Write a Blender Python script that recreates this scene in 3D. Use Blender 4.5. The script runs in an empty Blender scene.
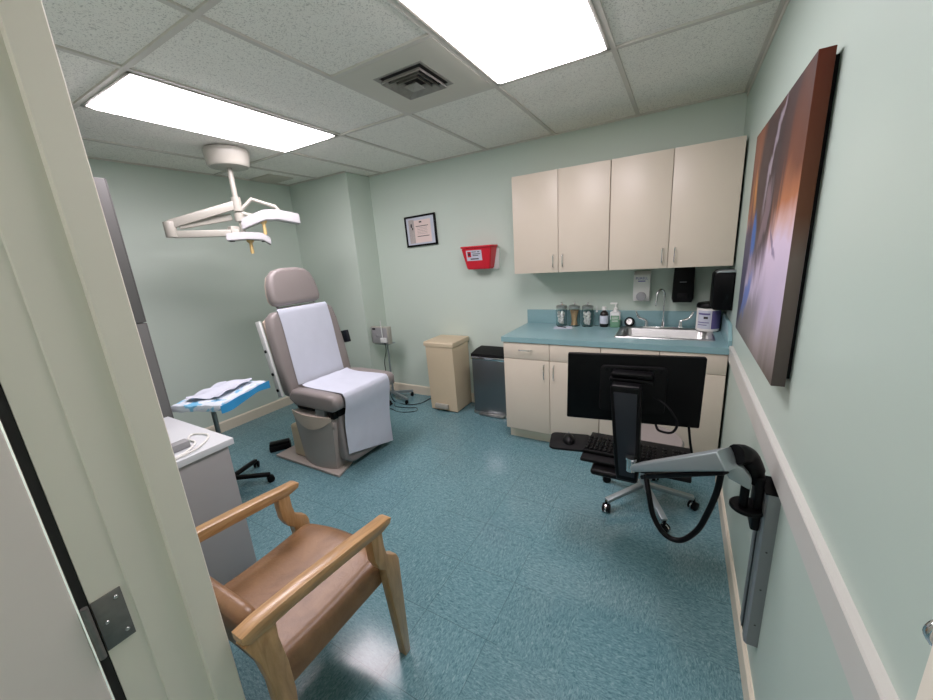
import bpy, bmesh, math, random
from mathutils import Vector, Matrix
PI = math.pi
random.seed(7)
scene = bpy.context.scene
col = scene.collection

# ------------------------------------------------------------------ materials
def lin(c):
    return tuple(((v/255)/12.92 if v/255 <= .04045 else ((v/255+.055)/1.055)**2.4) for v in c) + (1.0,)

class NT:
    def __init__(s, name):
        s.m = bpy.data.materials.new(name); s.m.use_nodes = True
        s.t = s.m.node_tree; s.b = s.t.nodes['Principled BSDF']
    def n(s, kind, **kw):
        x = s.t.nodes.new(kind)
        for k, v in kw.items():
            if k in x.inputs: x.inputs[k].default_value = v
            else: setattr(x, k, v)
        return x
    def l(s, a, b): s.t.links.new(a, b)
    def math(s, op, a, b=None, c=None):
        x = s.t.nodes.new('ShaderNodeMath'); x.operation = op
        for i, v in enumerate((a, b, c)):
            if v is None: continue
            if hasattr(v, 'is_linked'): s.l(v, x.inputs[i])
            else: x.inputs[i].default_value = v
        return x.outputs[0]
    def mix(s, f, a, b):
        x = s.t.nodes.new('ShaderNodeMix'); x.data_type = 'RGBA'
        for i, v in ((0, f), (6, a), (7, b)):
            if hasattr(v, 'is_linked'): s.l(v, x.inputs[i])
            else: x.inputs[i].default_value = v
        return x.outputs[2]
    def ramp(s, f, stops):
        x = s.t.nodes.new('ShaderNodeValToRGB'); cr = x.color_ramp
        while len(cr.elements) < len(stops): cr.elements.new(.5)
        for e, (p, c) in zip(cr.elements, stops): e.position = p; e.color = c
        s.l(f, x.inputs[0]); return x.outputs[0]
    def noise(s, scale, detail=3, rough=.5, vec=None, dist=0):
        x = s.n('ShaderNodeTexNoise'); x.inputs['Scale'].default_value = scale
        x.inputs['Detail'].default_value = detail; x.inputs['Roughness'].default_value = rough
        x.inputs['Distortion'].default_value = dist
        if vec is not None: s.l(vec, x.inputs['Vector'])
        return x.outputs['Fac']
    def obj(s): return s.n('ShaderNodeTexCoord').outputs['Object']
    def geo(s): return s.n('ShaderNodeNewGeometry').outputs['Position']
    def mapping(s, vec, sc=(1,1,1), loc=(0,0,0), rot=(0,0,0)):
        x = s.n('ShaderNodeMapping'); x.inputs['Scale'].default_value = sc
        x.inputs['Location'].default_value = loc; x.inputs['Rotation'].default_value = rot
        s.l(vec, x.inputs['Vector']); return x.outputs[0]
    def bump(s, h, strength=.2, dist=.002):
        x = s.n('ShaderNodeBump'); x.inputs['Strength'].default_value = strength
        x.inputs['Distance'].default_value = dist
        s.l(h, x.inputs['Height']); s.l(x.outputs[0], s.b.inputs['Normal'])

def mat(name, c, rough=.5, metal=0., var=.06, scale=6., bump=0., bscale=200., coat=0., spec=.5, trans=0.):
    t = NT(name); o = t.obj()
    f = t.noise(scale, 3, .5, o)
    a = lin(c); d = tuple(v*(1-var) for v in a[:3])+(1,); e = tuple(min(1, v*(1+var)) for v in a[:3])+(1,)
    t.l(t.mix(f, d, e), t.b.inputs['Base Color'])
    t.b.inputs['Roughness'].default_value = rough; t.b.inputs['Metallic'].default_value = metal
    t.b.inputs['Coat Weight'].default_value = coat; t.b.inputs['Specular IOR Level'].default_value = spec
    t.b.inputs['Transmission Weight'].default_value = trans
    if bump: t.bump(t.noise(bscale, 2, .6, o), bump)
    return t.m

def emis(name, c, strength, stripes=True):
    t = NT(name); o = t.obj()
    s = t.n('ShaderNodeSeparateXYZ'); t.l(o, s.inputs[0])
    # two long tubes glowing behind a prismatic lens
    w = t.math('COSINE', t.math('MULTIPLY', s.outputs[0], 2*PI/.29))
    g = t.math('MULTIPLY_ADD', w, -.18 if stripes else 0, .9)
    v = t.n('ShaderNodeTexVoronoi'); v.inputs['Scale'].default_value = 90; t.l(o, v.inputs['Vector'])
    g = t.math('MULTIPLY', g, t.math('MULTIPLY_ADD', v.outputs['Distance'], .15, .93))
    t.b.inputs['Base Color'].default_value = (.6, .6, .62, 1)
    t.b.inputs['Emission Color'].default_value = lin(c)
    t.l(t.math('MULTIPLY', g, strength), t.b.inputs['Emission Strength'])
    t.b.inputs['Roughness'].default_value = .5
    return t.m

MAT = {}
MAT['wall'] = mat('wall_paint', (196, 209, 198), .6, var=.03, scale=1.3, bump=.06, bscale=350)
MAT['wall_right'] = mat('wall_paint_dimmed', (174, 190, 180), .42, var=.03, scale=1.3, bump=.05, bscale=350)  # wall paint darkened to offset the strong light falling on this wall
MAT['trim'] = mat('cream_trim', (218, 209, 190), .4, var=.05)
MAT['rail'] = mat('rail_paint', (188, 188, 182), .35, var=.04)
MAT['frame_paint'] = mat('door_frame_paint', (222, 216, 202), .42, var=.03, bump=.03)
MAT['door'] = mat('door_paint', (224, 212, 206), .5, var=.03, bump=.03)
MAT['steel'] = mat('brushed_steel', (190, 190, 188), .28, 1., var=.1, scale=20)
MAT['chrome'] = mat('chrome', (225, 225, 225), .12, 1., var=.02)
MAT['hinge'] = mat('dull_hinge_steel', (120, 118, 114), .5, .6, var=.25, scale=60)
MAT['laminate'] = mat('cream_laminate', (206, 195, 178), .4, var=.02)
MAT['laminate_side'] = mat('cabinet_carcass', (196, 186, 168), .5, var=.02)
MAT['counter'] = mat('teal_laminate', (128, 162, 166), .3, var=.05, scale=60)
MAT['black'] = mat('black_plastic', (4, 4, 6), .42, var=.1, spec=.16)
MAT['black_matte'] = mat('matte_black_plastic', (9, 9, 11), .6, var=.1, spec=.2)
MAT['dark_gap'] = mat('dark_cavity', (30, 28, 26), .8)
MAT['white'] = mat('white_plastic', (228, 227, 222), .4, var=.02)
MAT['offwhite'] = mat('enamel_offwhite', (164, 162, 152), .35, var=.02)
MAT['lampgrey'] = mat('lamp_light_grey', (148, 149, 150), .35, var=.03)
MAT['yellow'] = mat('aged_yellow_plastic', (206, 178, 120), .45, var=.08)
MAT['vinyl'] = mat('taupe_vinyl', (134, 127, 124), .38, var=.05, bump=.08, bscale=260)
MAT['shroud'] = mat('taupe_plastic', (164, 154, 147), .4, var=.04)
MAT['shroud_light'] = mat('light_taupe_plastic', (196, 180, 164), .4, var=.03)
MAT['beige_plastic'] = mat('beige_plastic', (206, 188, 158), .45, var=.04)
MAT['paper'] = mat('white_crepe_paper', (194, 199, 211), .9, var=.04, scale=14, bump=.25, bscale=55)
MAT['blue_paper'] = mat('blue_underside', (48, 150, 206), .7, var=.1)
MAT['navy'] = mat('navy_plastic', (7, 13, 26), .5)
MAT['desk_top'] = mat('desk_laminate_white', (208, 211, 214), .35, var=.02)
MAT['desk_side'] = mat('desk_laminate_grey', (160, 158, 158), .5, var=.02)
MAT['cab_grey'] = mat('tall_cabinet_grey', (100, 100, 98), .5, var=.03)
MAT['bin_beige'] = mat('bin_beige_enamel', (200, 184, 156), .5, var=.03)
MAT['bin_side'] = mat('bin_tan_enamel', (176, 156, 128), .5, var=.03)
MAT['bin_steel'] = mat('bin_smoked_steel', (120, 124, 126), .3, .85, var=.15, scale=3)
MAT['red'] = mat('red_plastic', (196, 22, 42), .35, var=.05)
MAT['clearish'] = mat('frosted_plastic', (214, 216, 214), .3, var=.03)
MAT['grey_metal'] = mat('silver_grey_metal', (150, 160, 162), .42, .6, var=.05)
MAT['track'] = mat('aluminium_track', (140, 142, 144), .4, .7, var=.05)
MAT['green_soap'] = mat('green_soap', (104, 146, 118), .25, var=.06)
MAT['amber'] = mat('dark_bottle', (28, 20, 20), .25, var=.1)
MAT['purple'] = mat('purple_label', (98, 90, 140), .45, var=.1)
MAT['tan_wood'] = mat('tongue_depressor_wood', (198, 168, 130), .7, var=.1, scale=30)
MAT['cotton'] = mat('cotton_gauze', (226, 224, 222), .95, var=.06, scale=50, bump=.4, bscale=120)
MAT['ink'] = mat('dark_ink', (40, 36, 40), .6)
MAT['pink'] = mat('pale_pink_print', (226, 206, 200), .6, var=.03)
MAT['greyprint'] = mat('grey_print', (176, 168, 164), .6, var=.3, scale=70)
MAT['blue_ink'] = mat('blue_logo_ink', (52, 56, 150), .5)
MAT['grey_pad'] = mat('grey_plastic', (150, 150, 152), .4)

def glass(name, c, rough=.03):
    t = NT(name)
    t.b.inputs['Base Color'].default_value = lin(c); t.b.inputs['Roughness'].default_value = rough
    t.b.inputs['Transmission Weight'].default_value = 1; t.b.inputs['IOR'].default_value = 1.08
    f = t.noise(40, 2, .5, t.obj()); t.bump(f, .02)
    return t.m
MAT['glass'] = glass('clear_jar_glass', (240, 245, 244))

def floor_mat():
    t = NT('mottled_teal_floor'); g = t.geo()
    s = t.n('ShaderNodeSeparateXYZ'); t.l(g, s.inputs[0])
    T = .3048
    tx = t.math('ADD', t.math('MULTIPLY', s.outputs[0], 1/T), 1.929)
    ty = t.math('ADD', t.math('MULTIPLY', s.outputs[1], 1/T), .31)
    fx = t.math('FLOOR', tx); fy = t.math('FLOOR', ty)
    par = t.math('MODULO', t.math('ABSOLUTE', t.math('ADD', fx, fy)), 2.)
    par = t.math('GREATER_THAN', par, .5)
    na = t.noise(1, 4, .7, t.mapping(g, (150, 52, 40)), 1.0)
    nb = t.noise(1, 4, .7, t.mapping(g, (52, 150, 40)), 1.0)
    m = t.n('ShaderNodeMix'); m.data_type = 'FLOAT'
    t.l(par, m.inputs[0]); t.l(na, m.inputs[2]); t.l(nb, m.inputs[3])
    big = t.noise(1.6, 2, .5, g)
    c = t.ramp(m.outputs[0], [(.30, lin((62, 98, 108))), (.45, lin((90, 126, 134))), (.56, lin((106, 141, 147))), (.74, lin((140, 168, 171)))])
    n = t.n('ShaderNodeTexNoise'); n.inputs['Scale'].default_value = .9; t.l(g, n.inputs['Vector'])
    # per tile tone
    wn = t.n('ShaderNodeTexWhiteNoise'); wn.noise_dimensions = '2D'
    cb = t.n('ShaderNodeCombineXYZ'); t.l(fx, cb.inputs[0]); t.l(fy, cb.inputs[1]); t.l(cb.outputs[0], wn.inputs[0])
    h = t.n('ShaderNodeHueSaturation'); t.l(c, h.inputs['Color'])
    t.l(t.math('MULTIPLY_ADD', wn.outputs['Value'], .06, .96), h.inputs['Value'])
    # seams: only some are open enough to read
    ex = t.math('ABSOLUTE', t.math('SUBTRACT', t.math('FRACT', tx), .5)); ey = t.math('ABSOLUTE', t.math('SUBTRACT', t.math('FRACT', ty), .5))
    sm = t.math('GREATER_THAN', t.math('MAXIMUM', ex, ey), .4962)
    sm = t.math('MULTIPLY', sm, t.math('GREATER_THAN', t.noise(1.1, 1, .5, g), .46))
    cc = t.mix(t.math('MULTIPLY', sm, .6), h.outputs[0], lin((40, 62, 72)))
    t.l(cc, t.b.inputs['Base Color'])
    t.l(t.math('MULTIPLY_ADD', big, .12, .09), t.b.inputs['Roughness'])
    t.b.inputs['Specular IOR Level'].default_value = .5
    t.bump(m.outputs[0], .06, .001)
    return t.m
MAT['floor'] = floor_mat()

def ceil_mat():
    t = NT('fissured_ceiling_tile'); g = t.geo()
    f = t.noise(170, 3, .6, g); f2 = t.noise(60, 3, .6, g, .5)
    p = t.math('GREATER_THAN', f, .585)
    q = t.math('GREATER_THAN', f2, .66)
    d = t.math('MAXIMUM', p, q)
    base = t.mix(t.noise(1.2, 2, .5, g), lin((242, 240, 232)), lin((248, 246, 238)))
    t.l(t.mix(t.math('MULTIPLY', d, .42), base, lin((140, 138, 132))), t.b.inputs['Base Color'])
    t.b.inputs['Roughness'].default_value = .95; t.b.inputs['Specular IOR Level'].default_value = .1
    t.bump(t.math('MULTIPLY', d, -1.), .5, .002)
    return t.m
MAT['tile'] = ceil_mat()
MAT['grid'] = mat('ceiling_grid_enamel', (205, 201, 192), .5, var=.03)
MAT['vent'] = mat('vent_enamel', (206, 202, 190), .5, var=.04)
MAT['vent_dirty'] = mat('vent_dusty_enamel', (160, 157, 150), .6, var=.3, scale=25)

def wood_mat(name='honey_maple', sc=(22, 3, 22)):
    t = NT(name); o = t.obj()
    v = t.mapping(o, sc)
    f = t.noise(1.5, 5, .6, v, 1.5)
    c = t.ramp(f, [(.3, lin((150, 114, 72))), (.5, lin((172, 134, 90))), (.7, lin((188, 150, 106)))])
    t.l(c, t.b.inputs['Base Color']); t.b.inputs['Roughness'].default_value = .3
    t.b.inputs['Coat Weight'].default_value = .3; t.b.inputs['Coat Roughness'].default_value = .2
    t.bump(f, .05)
    return t.m
MAT['wood'] = wood_mat(); MAT['wood_leg'] = wood_mat('honey_maple_upright', (22, 22, 3))

def leather_mat():
    t = NT('tan_upholstery'); o = t.obj()
    f = t.noise(9, 4, .6, o, .6)
    c = t.ramp(f, [(.25, lin((112, 82, 55))), (.6, lin((140, 105, 73))), (.85, lin((160, 126, 92)))])
    t.l(c, t.b.inputs['Base Color']); t.b.inputs['Roughness'].default_value = .36
    v = t.n('ShaderNodeTexVoronoi'); v.feature = 'DISTANCE_TO_EDGE'; v.inputs['Scale'].default_value = 26
    t.l(t.mapping(o, (1, 1, 1)), v.inputs['Vector'])
    h = t.math('ADD', t.math('MULTIPLY', t.math('MINIMUM', v.outputs['Distance'], .1), 3.), t.noise(120, 2, .5, o))
    t.bump(h, .16, .003)
    return t.m
MAT['leather'] = leather_mat()

def painting_mat():
    t = NT('abstract_canvas_paint'); g = t.geo()
    s = t.n('ShaderNodeSeparateXYZ'); t.l(g, s.inputs[0])
    u = t.math('DIVIDE', t.math('ADD', s.outputs[1], 1.93), .85)      # 0 near edge, 1 far edge
    v = t.math('DIVIDE', t.math('SUBTRACT', s.outputs[2], 1.11), .86)  # 0 bottom, 1 top
    w1 = t.noise(1.6, 3, .5, t.mapping(g, (1, 2.2, 1.1), rot=(.7, 0, 0)), .8)
    w2 = t.noise(2.4, 4, .6, t.mapping(g, (1, 3.6, .9), loc=(3, 1, 2), rot=(.5, 0, 0)), 1.4)
    h = t.math('ADD', v, t.math('MULTIPLY_ADD', w1, .34, -.17))
    c = t.ramp(h, [(0., lin((104, 96, 88))), (.12, lin((150, 140, 140))), (.26, lin((176, 166, 186))), (.46, lin((186, 172, 190))),
                   (.53, lin((176, 146, 140))), (.60, lin((146, 94, 62))), (.72, lin((92, 54, 36))), (1., lin((58, 32, 24)))])
    def blob(cu, cv, ru, rv, ang, soft=.5, warp=.35):
        """soft noise-warped ellipse on the canvas"""
        du = t.math('ADD', t.math('SUBTRACT', u, cu), t.math('MULTIPLY_ADD', w1, warp, -warp/2))
        dv = t.math('ADD', t.math('SUBTRACT', v, cv), t.math('MULTIPLY_ADD', w2, warp, -warp/2))
        ca, sa = math.cos(ang), math.sin(ang)
        a = t.math('DIVIDE', t.math('ADD', t.math('MULTIPLY', du, ca), t.math('MULTIPLY', dv, sa)), ru)
        b = t.math('DIVIDE', t.math('ADD', t.math('MULTIPLY', du, -sa), t.math('MULTIPLY', dv, ca)), rv)
        d = t.math('SQRT', t.math('ADD', t.math('MULTIPLY', a, a), t.math('MULTIPLY', b, b)))
        x = t.n('ShaderNodeMapRange'); x.interpolation_type = 'SMOOTHSTEP'
        t.l(d, x.inputs[0]); x.inputs[1].default_value = 1+soft/2; x.inputs[2].default_value = 1-soft/2
        return x.outputs[0]
    def put(c, m, k, rgb): return t.mix(t.math('MULTIPLY', m, k), c, lin(rgb))
    c = put(c, blob(.75, .95, .35, .25, .3, .9), .6, (132, 84, 58))
    c = put(c, blob(.30, .84, .46, .11, 2.0, .8), .8, (52, 40, 40))
    c = put(c, blob(.62, .70, .36, .25, 1.9, .6), .9, (40, 34, 36))
    c = put(c, blob(.90, .66, .12, .05, 1.4, .8), .7, (176, 122, 60))
    c = put(c, blob(.50, .80, .22, .025, 2.2, .8), .6, (146, 138, 148))
    c = put(c, blob(.55, .58, .16, .05, 2.4, .8), .6, (120, 104, 110))
    c = put(c, blob(.78, .50, .10, .06, 1.5, .6, .15), .85, (44, 92, 158))
    c = put(c, blob(.30, .47, .09, .016, .5, .7, .1), .7, (92, 84, 112))
    c = put(c, blob(.98, .28, .34, .13, 1.75, .5), .9, (36, 42, 70))
    c = put(c, blob(.80, .20, .16, .05, 2.3, .7), .8, (70, 104, 172))
    c = put(c, blob(.74, .07, .36, .10, 2.6, .8), .6, (96, 94, 96))
    # the wrapped side edges are darker canvas
    nrm = t.n('ShaderNodeNewGeometry'); ns = t.n('ShaderNodeSeparateXYZ'); t.l(nrm.outputs['Normal'], ns.inputs[0])
    side = t.math('LESS_THAN', t.math('ABSOLUTE', ns.outputs[0]), .5)
    sc = t.ramp(v, [(0., lin((84, 76, 72))), (.42, lin((104, 92, 86))), (.55, lin((92, 58, 38))), (1., lin((96, 42, 26)))])
    c = t.mix(side, c, sc)
    t.l(c, t.b.inputs['Base Color']); t.b.inputs['Roughness'].default_value = .55; t.b.inputs['Specular IOR Level'].default_value = .25
    t.bump(t.noise(300, 2, .5, g), .08)
    return t.m
MAT['painting'] = painting_mat()

def blinkpaper_mat():
    t = NT('blue_white_drape'); o = t.obj()
    f = t.noise(9, 3, .6, t.mapping(o, (1, 1, 1), rot=(0, 0, .5)), 1.5)
    c = t.ramp(f, [(.40, lin((204, 212, 220))), (.57, lin((204, 212, 222))), (.62, lin((130, 186, 214))), (.75, lin((70, 156, 204)))])
    t.l(c, t.b.inputs['Base Color']); t.b.inputs['Roughness'].default_value = .7
    t.bump(f, .5, .01)
    return t.m
MAT['drape'] = blinkpaper_mat()

# ------------------------------------------------------------------ mesh tools
class M:
    def __init__(s): s.bm = bmesh.new()
    def _join(s, b, mtx=None):
        if mtx is not None: bmesh.ops.transform(b, matrix=mtx, verts=b.verts[:])
        me = bpy.data.meshes.new('tmp'); b.to_mesh(me); b.free()
        s.bm.from_mesh(me); bpy.data.meshes.remove(me)
        return s
    def box(s, lo, hi, bev=0., seg=2, mtx=None):
        b = bmesh.new(); bmesh.ops.create_cube(b, size=1)
        c = [(lo[i]+hi[i])/2 for i in range(3)]; d = [abs(hi[i]-lo[i]) for i in range(3)]
        for v in b.verts:
            v.co = Vector((c[0]+v.co.x*d[0], c[1]+v.co.y*d[1], c[2]+v.co.z*d[2]))
        if bev: bmesh.ops.bevel(b, geom=b.edges[:], offset=min(bev, min(d)*.49), segments=seg, profile=.5, affect='EDGES')
        return s._join(b, mtx)
    def prism(s, poly, axis, lo, hi, bev=0., seg=2, mtx=None):
        """poly: 2-D outline; axis 'x': (y,z) outline extruded in x; 'y': (x,z); 'z': (x,y)"""
        b = bmesh.new()
        def P(p, t):
            return {'x': (t, p[0], p[1]), 'y': (p[0], t, p[1]), 'z': (p[0], p[1], t)}[axis]
        v0 = [b.verts.new(P(p, lo)) for p in poly]; v1 = [b.verts.new(P(p, hi)) for p in poly]
        n = len(poly)
        b.faces.new(v0); b.faces.new(v1[::-1])
        for i in range(n): b.faces.new((v0[i], v1[i], v1[(i+1) % n], v0[(i+1) % n]))
        bmesh.ops.recalc_face_normals(b, faces=b.faces[:])
        if bev:
            ring = [e for e in b.edges if (e.verts[0] in v0) == (e.verts[1] in v0)]
            bmesh.ops.bevel(b, geom=ring, offset=bev, segments=seg, profile=.5, affect='EDGES')
        return s._join(b, mtx)
    def tube(s, pts, r, seg=10, closed=False, mtx=None):
        b = bmesh.new(); pts = [Vector(p) for p in pts]; n = len(pts); rings = []
        up = None
        for i, p in enumerate(pts):
            if closed: t = pts[(i+1) % n]-pts[i-1]
            else: t = (pts[min(i+1, n-1)]-pts[max(i-1, 0)])
            t.normalize()
            if up is None:
                up = t.orthogonal().normalized()
            up = (up - t*up.dot(t)).normalized(); sd = t.cross(up)
            rr = r[i] if isinstance(r, (list, tuple)) else r
            rings.append([b.verts.new(p+(up*math.cos(a)+sd*math.sin(a))*rr) for a in [2*PI*k/seg for k in range(seg)]])
        for i in range(n if closed else n-1):
            A, B = rings[i], rings[(i+1) % n]
            for k in range(seg): b.faces.new((A[k], A[(k+1) % seg], B[(k+1) % seg], B[k]))
        if not closed:
            b.faces.new(rings[0][::-1]); b.faces.new(rings[-1])
        bmesh.ops.recalc_face_normals(b, faces=b.faces[:])
        return s._join(b, mtx)
    def lathe(s, prof, c=(0, 0, 0), seg=28, mtx=None):
        b = bmesh.new(); rings = []
        for r, z in prof:
            rings.append([b.verts.new((c[0]+max(r, 1e-4)*math.cos(2*PI*k/seg), c[1]+max(r, 1e-4)*math.sin(2*PI*k/seg), c[2]+z)) for k in range(seg)])
        for A, B in zip(rings, rings[1:]):
            for k in range(seg): b.faces.new((A[k], A[(k+1) % seg], B[(k+1) % seg], B[k]))
        b.faces.new(rings[0][::-1]); b.faces.new(rings[-1])
        bmesh.ops.recalc_face_normals(b, faces=b.faces[:])
        return s._join(b, mtx)
    def grid(s, fn, nu, nv, thick=0.):
        b = bmesh.new()
        V = [[b.verts.new(fn(i/nu, j/nv)) for j in range(nv+1)] for i in range(nu+1)]
        for i in range(nu):
            for j in range(nv): b.faces.new((V[i][j], V[i+1][j], V[i+1][j+1], V[i][j+1]))
        bmesh.ops.recalc_face_normals(b, faces=b.faces[:])
        if thick: bmesh.ops.solidify(b, geom=b.faces[:]+b.edges[:]+b.verts[:], thickness=thick)
        return s._join(b)
    def obj(s, name, m, parent=None, smooth=True, angle=38, subsurf=0):
        me = bpy.data.meshes.new(name); s.bm.normal_update(); s.bm.to_mesh(me); s.bm.free()
        me.materials.append(MAT[m] if isinstance(m, str) else m)
        o = bpy.data.objects.new(name, me); col.objects.link(o)
        if smooth:
            me.shade_smooth(); me.set_sharp_from_angle(angle=math.radians(angle))
        if subsurf:
            md = o.modifiers.new('sub', 'SUBSURF'); md.levels = md.render_levels = subsurf
        if parent is not None:
            o.parent = parent; o.matrix_parent_inverse = Matrix.Identity(4)
            if parent.name in ORIG:
                pass
            # geometry is written in world metres: undo the parent's offset
            base = world_of(parent)
            me.transform(Matrix.Translation(-base))
            ORIG[o.name] = base
        else: ORIG[o.name] = Vector((0, 0, 0))
        return o
ORIG = {}
def world_of(o):
    p = Vector((0, 0, 0))
    while o is not None:
        p += Vector(o.location); o = o.parent
    return p
def thing(name, label, cat, loc, group=None):
    o = bpy.data.objects.new(name, None); col.objects.link(o); o.location = loc
    o.empty_display_size = .05
    o['label'] = label; o['category'] = cat
    if group: o['group'] = group
    return o
def tag(o, label, cat, group=None):
    o['label'] = label; o['category'] = cat
    if group: o['group'] = group
    # move origin to the geometry's base
    vs = [v.co for v in o.data.vertices]
    c = Vector(((min(v.x for v in vs)+max(v.x for v in vs))/2, (min(v.y for v in vs)+max(v.y for v in vs))/2, min(v.z for v in vs)))
    o.data.transform(Matrix.Translation(-c)); o.location = c
    return o
def struct(name, m, mat_, parent=None, smooth=False):
    o = m.obj(name, mat_, parent, smooth=smooth)
    if parent is None: o['kind'] = 'structure'
    return o
def copy_tree(o, parent=None):
    c = o.copy(); col.objects.link(c)
    if parent is not None: c.parent = parent
    for ch in list(o.children): copy_tree(ch, c)
    return c
def text(parent, s, size, loc, rot, m, name='lettering'):
    cu = bpy.data.curves.new('t', 'FONT'); cu.body = s; cu.size = size; cu.align_x = 'CENTER'; cu.align_y = 'CENTER'; cu.extrude = .0004
    t = bpy.data.objects.new('t', cu); col.objects.link(t)
    bpy.context.view_layer.update()
    me = bpy.data.meshes.new_from_object(t.evaluated_get(bpy.context.evaluated_depsgraph_get()))
    bpy.data.objects.remove(t); me.materials.clear(); me.materials.append(MAT[m])
    me.transform(Matrix.Translation(Vector(loc)-world_of(parent)) @ rot)
    o = bpy.data.objects.new(name, me); col.objects.link(o); o.parent = parent
    return o
def round_rect(x0, x1, y0, y1, r, n=5, corners=(1, 1, 1, 1)):
    """counter-clockwise from bottom-left; r scaled by corners (bl, br, tr, tl)"""
    out = []
    for (cx, cy, a0, k) in ((x0, y0, PI, 0), (x1, y0, 1.5*PI, 1), (x1, y1, 0, 2), (x0, y1, .5*PI, 3)):
        rr = r*corners[k]
        if rr < 1e-5: out.append((cx, cy)); continue
        ox = cx+rr if k in (0, 3) else cx-rr; oy = cy+rr if k in (0, 1) else cy-rr
        for i in range(n+1):
            a = a0+.5*PI*i/n; out.append((ox+rr*math.cos(a), oy+rr*math.sin(a)))
    return out
def spline(pts, n=8):
    P = [Vector(p) for p in pts]; P = [P[0]*2-P[1]]+P+[P[-1]*2-P[-2]]; out = []
    for i in range(1, len(P)-2):
        for k in range(n):
            t = k/n; a, b, c, d = P[i-1:i+3]
            out.append(.5*((2*b)+(c-a)*t+(2*a-5*b+4*c-d)*t*t+(3*b-a-3*c+d)*t**3))
    out.append(P[-2]); return out

# ------------------------------------------------------------------ room
W, H, YF, YH = 4.174, 2.432, -2.97, -4.9
struct('floor', M().box((-W-.1, YH-.1, -.1), (.1, .1, 0)), 'floor')
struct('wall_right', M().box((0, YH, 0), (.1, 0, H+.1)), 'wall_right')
struct('wall_back', M().box((-W-.1, 0, 0), (.1, .1, H+.1)), 'wall')
struct('wall_left', M().box((-W-.1, YH, 0), (-W, 0, H+.1)), 'wall')
struct('wall_corner', M().box((-W, -.323, 0), (-3.272, 0, H)), 'wall')
struct('wall_hall', M().box((-W-.1, YH-.1, 0), (.1, YH, H+.1)), 'wall')
struct('wall_front', M().box((-W, -3.12, 0), (-1.26, YF, H)).box((-1.26, -3.12, 2.14), (-.02, YF, H)).box((-.10, -3.12, 0), (0, YF, H)), 'wall')

# ceiling with recessed tiles and grid
T = .6096; A0 = .637; B0 = 1.113
xs = [-A0-i*T for i in range(6)]
ceil = M().box((-W-.1, YH-.1, H+.006), (.1, .1, H+.1))
struct('ceiling', ceil, 'tile')
g = M(); bw = .012
for x in xs: g.box((x-bw, YH, H-.003), (x+bw, 0, H+.007))
for k, y in enumerate((-B0, -B0-2*T, -B0-4*T, -B0-6*T)):
    g.box((-W, y-bw, H-.0035), (0, y+bw, H+.007))
g.box((-A0-2*T, -B0-T-bw, H-.0035), (-A0-T, -B0-T+bw, H+.007))
struct('trim_1', g, 'grid')
g = M()
g.box((-.022, YF, H-.004), (0, 0, H+.006)); g.box((-.004, YF, H-.03), (0, 0, H))
g.box((-3.272, -.02, H-.004), (0, 0, H+.006)); g.box((-W, -.343, H-.004), (-3.272, -.323, H+.006)); g.box((-W, YF, H-.004), (-W+.02, -.323, H+.006))
struct('trim_2', g, 'grid')
# baseboards
bh, bt = .105, .012
def board(p):
    return p
struct('baseboard_right', M().prism([(0, 0), (-bt, 0), (-bt, bh-.012), (-.004, bh), (0, bh)], 'y', YF, -.62), 'trim')
struct('baseboard_back', M().prism([(0, 0), (-bt, 0), (-bt, bh-.01), (-.004, bh), (0, bh)], 'x', -3.272, -1.51), 'trim')
struct('baseboard_left', M().prism([(-W, 0), (-W+bt, 0), (-W+bt, bh-.012), (-W+.004, bh), (-W, bh)], 'y', YF, -.323), 'trim')
struct('baseboard_corner', M().box((-W, -.323-bt, 0), (-3.272, -.323, bh)).box((-3.272, -.323-bt, 0), (-3.272+bt, 0, bh)), 'trim')
struct('baseboard_front', M().box((-W, YF, 0), (-1.27, YF+bt, bh)), 'trim')
# chair rail on the right wall
struct('trim_3', M().prism([(0, .822), (-.013, .822), (-.015, .826), (-.015, .893), (-.018, .897), (-.018, .912), (-.015, .917), (0, .919)], 'y', YF, -.64), 'rail')

# door frame: steel jamb with stop step, hinge side at x=-1.2
jx = -1.2
fr = M()
fr.prism([(-1.29, YF+.018), (jx-.002, YF+.018), (jx, YF+.016), (jx, -3.005), (jx-.011, -3.0075), (jx-.011, -3.078), (jx-.0135, -3.08), (jx-.0135, -3.134), (jx-.025, -3.134), (jx-.025, -3.146), (-1.226, -3.147), (-1.226, -3.137), (-1.33, -3.137), (-1.33, -3.12), (-1.26, -3.12), (-1.26, YF), (-1.29, YF)], 'z', 0, 2.11)  # hall-side return lip added to keep light out of the hinge gap
fr.prism([(-.02, YF+.018), (-.10-.04, YF+.018), (-.14, -3.005), (-.128, -3.0075), (-.128, -3.134), (-.02, -3.134), (-.02, -3.12), (-.10, -3.12), (-.10, YF), (-.02, YF)], 'z', 0, 2.11)
fr.box((-1.29, -3.134, 2.11), (-.02, YF+.018, 2.16))
tf = struct('trim_4', fr, 'frame_paint')
M().box((-1.2245, -3.1475, .012), (jx-.0145, -3.1345, 2.10)).obj('gap_shade_strip', 'dark_gap', tf)  # dark strip added to stand in for shade in the hinge gap
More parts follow.
